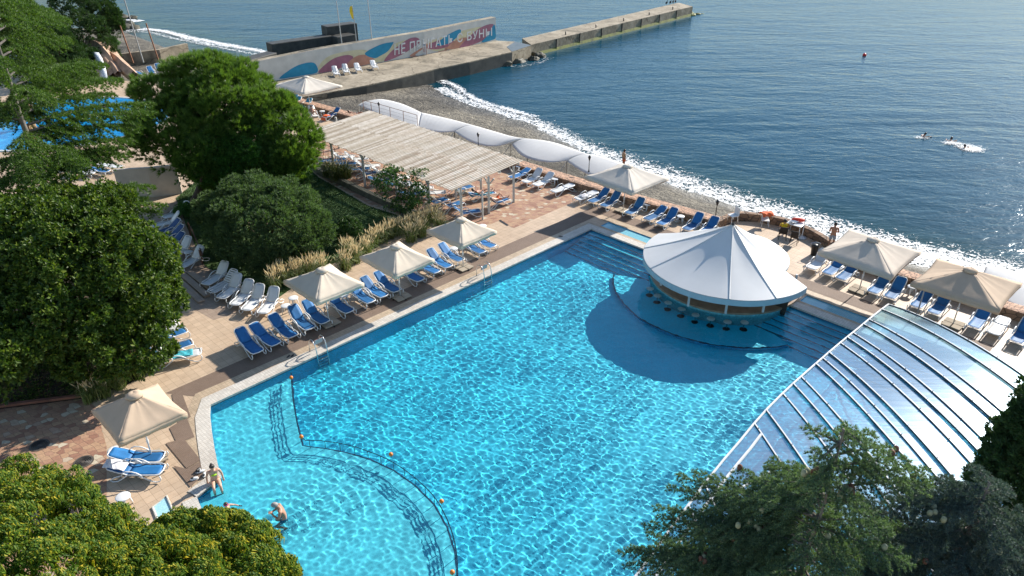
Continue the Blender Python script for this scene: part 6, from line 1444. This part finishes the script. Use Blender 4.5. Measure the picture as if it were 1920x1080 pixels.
# ---- ground cover and lawn blades
def in_poly(x, y, P):
    ins = np.zeros(len(x), bool)
    for k in range(len(P)):
        x1, y1 = P[k][0], P[k][1]; x2, y2 = P[(k+1) % len(P)][0], P[(k+1) % len(P)][1]; ins ^= ((y1 > y) != (y2 > y)) & (x < (x2-x1)*(y-y1)/(y2-y1+1e-12)+x1)
    return ins
def cover(name, poly, n, tmpl, sc, m, z, seed, clump=0):
    rng = np.random.default_rng(seed); P = np.array([[p.x, p.y] for p in poly]); lo, hi = P.min(0), P.max(0); q = rng.uniform(lo, hi, (n, 2))
    if clump: c = rng.uniform(lo, hi, (clump, 2)); q = c[rng.integers(0, clump, n)]+rng.normal(size=(n, 2))*.45
    q = q[in_poly(q[:, 0], q[:, 1], P)]; pos = np.column_stack([q, np.full(len(q), z)]); N = np.tile([0, 0, 1.], (len(q), 1))+rng.normal(size=(len(q), 3))*.25
    return tag(scatter(name, *tmpl, pos, basis(N, rng), sc*rng.uniform(.6, 1.3, len(q)), m), kind='stuff')
lawnp = px([(470, 315), (560, 300), (598, 333), (690, 386), (790, 419), (815, 408), (760, 430), (700, 462), (600, 505), (520, 560), (470, 545), (385, 500), (352, 430), (330, 372), (380, 330)])
cover('lawn_grass', lawnp, 60000, t_needles(7, .09, .016, .1, .8, 16), 1.0, leaf_mat('lawn blade', [(.02, .045, .010), (.04, .08, .016), (.08, .12, .03)], .6, .2), .02, 17)
cover('bed_plants', px([(-40, 775), (0, 766), (160, 746), (235, 722), (296, 688), (300, 600), (235, 560), (-40, 600)]), 9000, t_leaves(7, .10, .04, .4, 1.5, .1, 18), 1.0, M_MAG, .03, 19, clump=150)
cover('fallen_leaves', px([(-40, 775), (0, 766), (160, 746), (235, 722), (296, 688), (300, 600), (235, 560), (-40, 600)]), 9000, t_leaves(2, .09, .04, 1.2, 1.6, 0, 20), 1.0, leaf_mat('fallen leaf', [(.06, .035, .015), (.14, .08, .03), (.25, .17, .06)], .8, .1), .05, 21)
cover('path_leaves', px([(255, 415), (340, 372), (385, 500), (500, 570), (400, 600), (330, 560)]), 260, t_leaves(1, .10, .05, 1.3, 1.6, 0, 22), 1.0, MATS.get('x') or bpy.data.materials['fallen leaf'], .02, 23)
# ---------------------------------------------------------------- people
def skinned(name, vs, es, m, parent, root=0, sub=2):
    me = bpy.data.meshes.new(name); me.from_pydata([tuple(v[0]) for v in vs], es, []); me.update(); me.materials.append(m)
    o = bpy.data.objects.new(name, me); COL.objects.link(o)
    o.modifiers.new('s', 'SKIN'); 
    if not me.skin_vertices: 
        bm = bmesh.new(); bm.from_mesh(me); bm.verts.layers.skin.verify(); bm.to_mesh(me); bm.free()
    for i, v in enumerate(vs):
        sv = me.skin_vertices[0].data[i]; r = v[1]; sv.radius = r if isinstance(r, tuple) else (r, r); sv.use_root = (i == root)
    o.modifiers['s'].use_smooth_shade = True
    md = o.modifiers.new('u', 'SUBSURF'); md.levels = sub; md.render_levels = sub
    dg = bpy.context.evaluated_depsgraph_get(); ev = o.evaluated_get(dg); m2 = bpy.data.meshes.new_from_object(ev); o.modifiers.clear(); o.data = m2
    if len(m2.materials) == 0: m2.materials.append(m)
    m2.polygons.foreach_set('use_smooth', [True]*len(m2.polygons)); o.parent = parent
    return o
SKIN = {'fair': mat('fair sunlit skin', (.58, .33, .22, 1), .5, .06, 6), 'tan': mat('tanned skin', (.40, .20, .12, 1), .5, .06, 6)}
HAIR = {'dark': mat('dark hair', (.025, .015, .01, 1), .5), 'grey': mat('grey hair', (.28, .26, .24, 1), .6), 'brown': mat('brown hair', (.08, .045, .025, 1), .5), 'bald': None}
M_EYE = mat('dark eye', (.02, .015, .012, 1), .3); M_LIP = mat('lip', (.35, .10, .08, 1), .5)
def person(label, loc, rz, J, skin='tan', hair='dark', s=1.0, shorts=None, long_hair=False, bikini=None, shirt=None, cap=None):
    """J: joint positions; x forward, y left, z up, relative to loc"""
    t = thing('person', label, 'person', loc, rz); V = []; E = []
    def v(p, r): V.append((Vector(p)*s, (r*s if not isinstance(r, tuple) else tuple(q*s for q in r)))); return len(V)-1
    def e(a, b): E.append((a, b)); return b
    L = Vector
    pel, ch, nk, hd = L(J['pelvis']), L(J['chest']), L(J['neck']), L(J['head'])
    ip = v(pel, (.145, .115)); iw = e(ip, v(pel.lerp(ch, .45), (.13, .10))); ic = e(iw, v(ch, (.155, .115))); in0 = e(ic, v(ch.lerp(nk, .75), (.09, .08))); inn = e(in0, v(nk, .055))
    up = (hd-nk).normalized(); ih = e(inn, v(hd-up*.05, (.075, .085))); it = e(ih, v(hd+up*.06, (.08, .09))); e(it, v(hd+up*.11, .05))
    for sd in ('l', 'r'):
        sh, el, wr = L(J['shoulder_'+sd]), L(J['elbow_'+sd]), L(J['wrist_'+sd]); a = e(ic, v(sh, .058)); b = e(a, v(sh.lerp(el, .5), .050)); c = e(b, v(el, .040)); d = e(c, v(el.lerp(wr, .4), .040)); w = e(d, v(wr, .027))
        f = (wr-el).normalized(); sx = f.cross(L((0, 0, 1))); sx = sx.normalized() if sx.length > .1 else L((0, 1, 0)); n_ = sx.cross(f); pm = e(w, v(wr+f*.055, (.034, .018)))
        for k, (off, ln) in enumerate(((-.030, .062), (-.010, .074), (.010, .080), (.030, .070))):
            q0 = wr+f*.085+sx*off; q1 = q0+f*ln*.55-n_*.010; q2 = q0+f*ln-n_*.028; g = e(pm, v(q0, .0105)); g = e(g, v(q1, .009)); e(g, v(q2, .0075))
        tq = wr+f*.030+sx*(.045 if sd == 'l' else -.045); g = e(w, v(tq, .012)); e(g, v(tq+f*.045+sx*(.012 if sd == 'l' else -.012)-n_*.012, .009))
        hp, kn, an = L(J['hip_'+sd]), L(J['knee_'+sd]), L(J['ankle_'+sd]); a = e(ip, v(hp, .088)); b = e(a, v(hp.lerp(kn, .5), .074)); c = e(b, v(kn, .052)); d = e(c, v(kn.lerp(an, .35), .052)); g = e(d, v(an, .034))
        ft = L(J.get('toe_'+sd, tuple(an+L((.17, 0, -.04))))); h_ = e(g, v(an.lerp(ft, .5)-L((0, 0, .015)), (.034, .026))); e(h_, v(ft, (.034, .016)))
    skinned('body', V, E, SKIN[skin], t)
    fw = L(J.get('face', (1, 0, 0))).normalized(); lf = up.cross(fw).normalized(); M3 = Matrix((fw, lf, up)).transposed(); hc = hd*s
    b = MB(); b.ball((0, 0, 0), (.021*s, .013*s, .026*s), 8, 6); [b.ball(M3 @ L((0, sg*.082*s, 0)), (.016*s, .010*s, .028*s), 8, 6, M3) for sg in ()]
    MB().ball(hc+(fw*.088-up*.005)*s, (.020*s, .013*s, .024*s), 8, 6, M3).build('nose', SKIN[skin], t, smooth=True)
    for sg in (-1, 1):
        MB().ball(hc+(fw*.076+lf*.032*sg+up*.020)*s, (.008*s, .013*s, .008*s), 8, 6, M3).build('eye', M_EYE, t, smooth=True)
        MB().ball(hc+(lf*.080*sg+up*.0)*s, (.018*s, .010*s, .030*s), 8, 6, M3).build('ear', SKIN[skin], t, smooth=True)
    MB().ball(hc+(fw*.078-up*.045)*s, (.008*s, .022*s, .006*s), 8, 6, M3).build('mouth', M_LIP, t, smooth=True)
    if HAIR.get(hair) or cap:
        b = MB(); n = 14; rows = []
        for i in range(8):
            th = PI*.5*(i/7)*1.25; row_ = []
            for k in range(n+1):
                a = 2*PI*k/n; front = math.cos(a); cut = max(0, front)*.42*(i/7); row_.append(hc+M3 @ L((math.sin(th)*math.cos(a)*.103-.012, math.sin(th)*math.sin(a)*.094, math.cos(th-cut)*.125+.018))*s)
            rows.append(row_)
        b.grid(rows)
        if long_hair: b.ball(hc+(-fw*.075+up*.10)*s, .045*s, 8, 6)
        b.build('cap' if cap else 'hair', cap or HAIR[hair], t, smooth=True, solid=.008*s)
    if shorts:
        m_, ln = shorts; V = []; E = []; a = v(pel+(ch-pel)*.22, (.150, .122)); b_ = e(a, v(pel, (.160, .132)))
        for sd in ('l', 'r'):
            hp, kn = L(J['hip_'+sd]), L(J['knee_'+sd]); q = e(b_, v(hp, .105)); e(q, v(hp.lerp(kn, ln), .098))
        skinned('shorts', V, E, m_, t, sub=1)
    if shirt:
        V = []; E = []; a = v(pel+(ch-pel)*.1, (.16, .13)); b_ = e(a, v(pel.lerp(ch, .5), (.148, .118))); c = e(b_, v(ch, (.172, .13))); e(c, v(ch.lerp(nk, .7), (.10, .09)))
        for sd in ('l', 'r'): q = e(c, v(L(J['shoulder_'+sd]), .075)); e(q, v(L(J['shoulder_'+sd]).lerp(L(J['elbow_'+sd]), .6), .068))
        skinned('shirt', V, E, shirt, t, sub=1)
    if bikini:
        V = []; E = []; a = v(pel.lerp(ch, .14), (.172, .142)); e(a, v(pel-(ch-pel)*.06, (.176, .146))); skinned('bikini_bottom', V, E, bikini, t, sub=1)
        V = []; E = []; dd = (nk-ch).normalized(); a = v(ch-dd*.07, (.186, .150)); e(a, v(ch+dd*.03, (.190, .154))); skinned('bikini_top', V, E, bikini, t, sub=1)
    return t
def P_(**k): return k
STAND = P_(pelvis=(0, 0, .95), chest=(.01, 0, 1.28), neck=(0, 0, 1.48), head=(.02, 0, 1.60), shoulder_l=(0, .19, 1.42), shoulder_r=(0, -.19, 1.42), elbow_l=(-.02, .25, 1.13), elbow_r=(-.02, -.25, 1.13), wrist_l=(.06, .26, .88), wrist_r=(.06, -.26, .88),
    hip_l=(0, .10, .92), hip_r=(0, -.10, .92), knee_l=(.03, .11, .50), knee_r=(.03, -.11, .50), ankle_l=(0, .12, .08), ankle_r=(0, -.12, .08))
def var(base, **k): d = dict(base); d.update(k); return d
LIE = P_(pelvis=(0, 0, .10), chest=(-.34, 0, .20), neck=(-.52, 0, .30), head=(-.64, 0, .38), shoulder_l=(-.47, .19, .24), shoulder_r=(-.47, -.19, .24), elbow_l=(-.20, .30, .12), elbow_r=(-.20, -.30, .12), wrist_l=(.02, .24, .14), wrist_r=(.02, -.24, .14),
    hip_l=(.04, .10, .10), hip_r=(.04, -.10, .10), knee_l=(.46, .13, .20), knee_r=(.46, -.12, .10), ankle_l=(.85, .13, .06), ankle_r=(.87, -.12, .06), toe_l=(.92, .15, .20), toe_r=(.94, -.14, .20), face=(.35, 0, .95))
SIT = P_(pelvis=(0, 0, .10), chest=(.02, 0, .44), neck=(.02, 0, .63), head=(.05, 0, .75), shoulder_l=(.01, .18, .57), shoulder_r=(.01, -.18, .57), elbow_l=(-.05, .26, .30), elbow_r=(-.05, -.26, .30), wrist_l=(-.02, .28, .05), wrist_r=(-.02, -.28, .05),
    hip_l=(.06, .10, .09), hip_r=(.06, -.10, .09), knee_l=(.44, .12, .10), knee_r=(.44, -.12, .10), ankle_l=(.50, .13, -.32), ankle_r=(.50, -.12, -.32), toe_l=(.66, .14, -.37), toe_r=(.66, -.13, -.37))
M_LIME = mat('lime bikini cloth', (.42, .70, .02, 1), .7); M_TRK = mat('blue trunks', (.02, .18, .28, 1), .7); M_YEL = mat('yellow shirt cloth', (.80, .52, .01, 1), .8); M_PAT2 = mat('patterned shorts', (.30, .34, .38, 1), .8, .8, 22)
ps = G(401, 905, 0)
person('woman in a lime bikini sitting on the pool rim with her feet in the water', ps+Vector((0.05, .05, .0)), R(-62), SIT, 'fair', 'dark', 1.0, long_hair=True, bikini=M_LIME)
pc = G(425, 955, -.1)
person('small child in goggles paddling by the entry steps', (pc.x, pc.y, -1.12), R(-20), var(STAND, elbow_l=(.16, .34, 1.32), wrist_l=(.36, .40, 1.28), elbow_r=(.12, -.36, 1.32), wrist_r=(.30, -.46, 1.28)), 'fair', 'brown', .78, shorts=(mat('dark swim shorts', (.03, .04, .06, 1), .7), .4))
kid = [o for o in COL.objects if str(o.get('label', '')).startswith('small child')][0]
MB().tube([(.02*.78+.095*.78*math.cos(a), .088*.78*math.sin(a), 1.625*.78) for a in [2*PI*i/14 for i in range(14)]], .017, 6, closed=True).build('goggles', mat('magenta goggles', (.7, .02, .30, 1), .4), kid)
pm_ = G(535, 968, -.1)
man = person('man with grey hair and blue trunks standing waist deep in the shallow end', (pm_.x, pm_.y, SHAL+.01), R(200), var(STAND, pelvis=(0, 0, .66), chest=(.10, 0, .98), neck=(.17, 0, 1.17), head=(.25, 0, 1.27), shoulder_l=(.13, .21, 1.10), shoulder_r=(.13, -.21, 1.10), elbow_l=(.22, .28, .86), elbow_r=(.22, -.28, .86), wrist_l=(.40, .07, .98), wrist_r=(.40, -.05, .98), hip_l=(.03, .12, .62), hip_r=(.03, -.12, .62), knee_l=(.36, .18, .36), knee_r=(.34, -.18, .30), ankle_l=(-.02, .18, .08), ankle_r=(-.04, -.18, .08), face=(.8, 0, -.5)), 'tan', 'grey', 1.02, shorts=(M_TRK, .5))
pw = G(1556, 468, 0)
person('bare backed man in patterned shorts standing at the curved wall', pw, R(70), var(STAND, elbow_l=(.05, .24, 1.12), wrist_l=(.26, .12, 1.10), elbow_r=(.05, -.24, 1.12), wrist_r=(.26, -.12, 1.10)), 'tan', 'dark', 1.02, shorts=(M_PAT2, .75))
CH = var(SIT, ankle_l=(.46, .13, -.30), ankle_r=(.46, -.12, -.30), toe_l=(.62, .14, -.36), toe_r=(.62, -.13, -.36), elbow_l=(.12, .26, .34), wrist_l=(.34, .20, .38), elbow_r=(.12, -.26, .34), wrist_r=(.34, -.2, .38))
person('person in a yellow shirt sitting with their back turned by the gear table', G(1466, 448)+Vector((0, 0, .42)), R(75), CH, 'tan', 'dark', 1.0, shirt=M_YEL, shorts=(M_BLK, .8))
def on_lounger(lg, pose, label, dx, dz, flip=False, **k):
    a = lg.rotation_euler[2]; c = Vector(lg.location)+Vector((math.cos(a), math.sin(a), 0))*dx+Vector((0, 0, dz)); return person(label, c, a+(PI if flip else 0), pose, **k)
on_lounger(L_S1, LIE, 'sunbather lying back on the turquoise towel under the pergola edge', -.02, .40, skin='tan', hair='dark', shorts=(M_BLK, .3))
on_lounger(L_S2, var(LIE, knee_l=(.36, .13, .42), ankle_l=(.62, .13, .08), toe_l=(.78, .14, .04)), 'sunbather with raised knee and orange cloth beside the corner post', -.02, .40, skin='fair', hair='brown', shorts=(M_ORG, .6))
T1 = [o for o in COL.objects if o.get('label') == 'white lounger with a woman lying beside the far parasol'][0]
on_lounger(T1, LIE, 'woman lying on the white lounger of the upper terrace', 0, .40, skin='tan', hair='dark', long_hair=True, bikini=mat('pale bikini', (.6, .6, .62, 1), .7))
T2 = [o for o in COL.objects if o.get('label') == 'blue lounger with a raised back and orange towel on the upper terrace'][0]
person('bare backed person sitting among the teal loungers on the upper terrace', G(556, 212)+Vector((0, 0, .38)), R(190), var(SIT, ankle_l=(.46, .13, -.28), ankle_r=(.46, -.12, -.28), toe_l=(.6, .14, -.34), toe_r=(.6, -.13, -.34)), 'tan', 'dark', 1.0, shorts=(M_BLK, .4))
local_cloth(T2, 'orange_towel', 'orange towel hanging over the lounger end on the upper terrace', 'towel', .75, 0, .42, .7, .62, M_ORG, hf=lambda x, y: -1.1*max(0, x-.05), amp=.02)
person('sunbather lying along the brick terrace edge, legs out', G(668, 218)+Vector((0, 0, .12)), R(10), LIE, 'tan', 'dark', .98, shorts=(M_BLK, .3))
person('person standing on the beach behind the wall parasol', G(1168, 318, -1.8), R(20), STAND, 'tan', 'dark', 1.0, shorts=(M_ORG, .5), shirt=mat('pale orange shirt', (.62, .40, .22, 1), .8))
# swimmers out at sea, each with splashes
M_SPL = foam_mat('splash foam', .80, 5.0, .06)
for i, (u, v, l) in enumerate([(1725, 257, 'leftmost of three swimmers in the open sea'), (1780, 267, 'middle swimmer of the three in the open sea'), (1812, 282, 'rightmost of three swimmers, nearest the shore')]):
    p = G(u, v, SEA); person(l, (p.x, p.y, SEA-.42), R(200+30*i), var(LIE, pelvis=(0, 0, .18), chest=(-.30, 0, .30), neck=(-.44, 0, .44), head=(-.50, 0, .58), shoulder_l=(-.40, .19, .38), shoulder_r=(-.40, -.19, .38), elbow_l=(-.6, .38, .46), wrist_l=(-.8, .34, .42), elbow_r=(-.55, -.38, .36), wrist_r=(-.75, -.4, .36), face=(-1, 0, .2)), 'tan', 'dark', 1.15)
def splash(u, v, rx, ry, d, seed):
    p = G(u, v, SEA); b = MB(); rows = []; pr = []
    for i in range(9):
        r = i/8; row_ = []
        for k in range(25):
            a = 2*PI*k/24; row_.append(Vector((rx*r*math.cos(a), ry*r*math.sin(a), .05+.05*mnoise.noise(Vector((k, i, seed)))))); pr.append(d*(1-r)**.7-.15)
        rows.append(row_)
    o = b.grid(rows).build('splash', M_SPL, smooth=True, loc=(p.x, p.y, SEA+.02)); at = o.data.attributes.new('prof', 'FLOAT', 'POINT'); at.data.foreach_set('value', pr); tag(o, kind='stuff')
splash(1728, 259, 1.7, 1.3, .55, 1); splash(1745, 262, 1.5, .9, .42, 2); splash(1786, 269, 2.2, 1.6, .62, 3); splash(1818, 278, 2.6, 2.6, .66, 4)
# cormorants at the head of the breakwater
for i, (u, v, l) in enumerate([(1250, 9, 'leftmost cormorant at the head of the breakwater'), (1257, 8, 'second cormorant from the left on the breakwater'), (1262, 7, 'third cormorant from the left on the breakwater'), (1266, 6, 'rightmost cormorant on the breakwater')]):
    p = G(u, v, -1.05); t = thing('cormorant', l, 'bird', p, R(30*i), 'cormorants on the breakwater')
    skinned('body', [(Vector((-.26, 0, .12)), .03), (Vector((-.12, 0, .24)), .09), (Vector((0, 0, .40)), .11), (Vector((.06, 0, .56)), .06), (Vector((.08, 0, .74)), .038), (Vector((.12, 0, .82)), .042), (Vector((.22, 0, .83)), .012)], [(0, 1), (1, 2), (2, 3), (3, 4), (4, 5), (5, 6)], M_BLK, t, root=2, sub=1)
    for s in (-1, 1):
        MB().tube([(-.02, .05*s, .22), (0, .05*s, 0)], .016, 5).build('leg', M_BLK, t); MB().ball((-.05, .10*s, .34), (.17, .03, .13), 8, 6).build('wing', M_BLK, t, smooth=True)
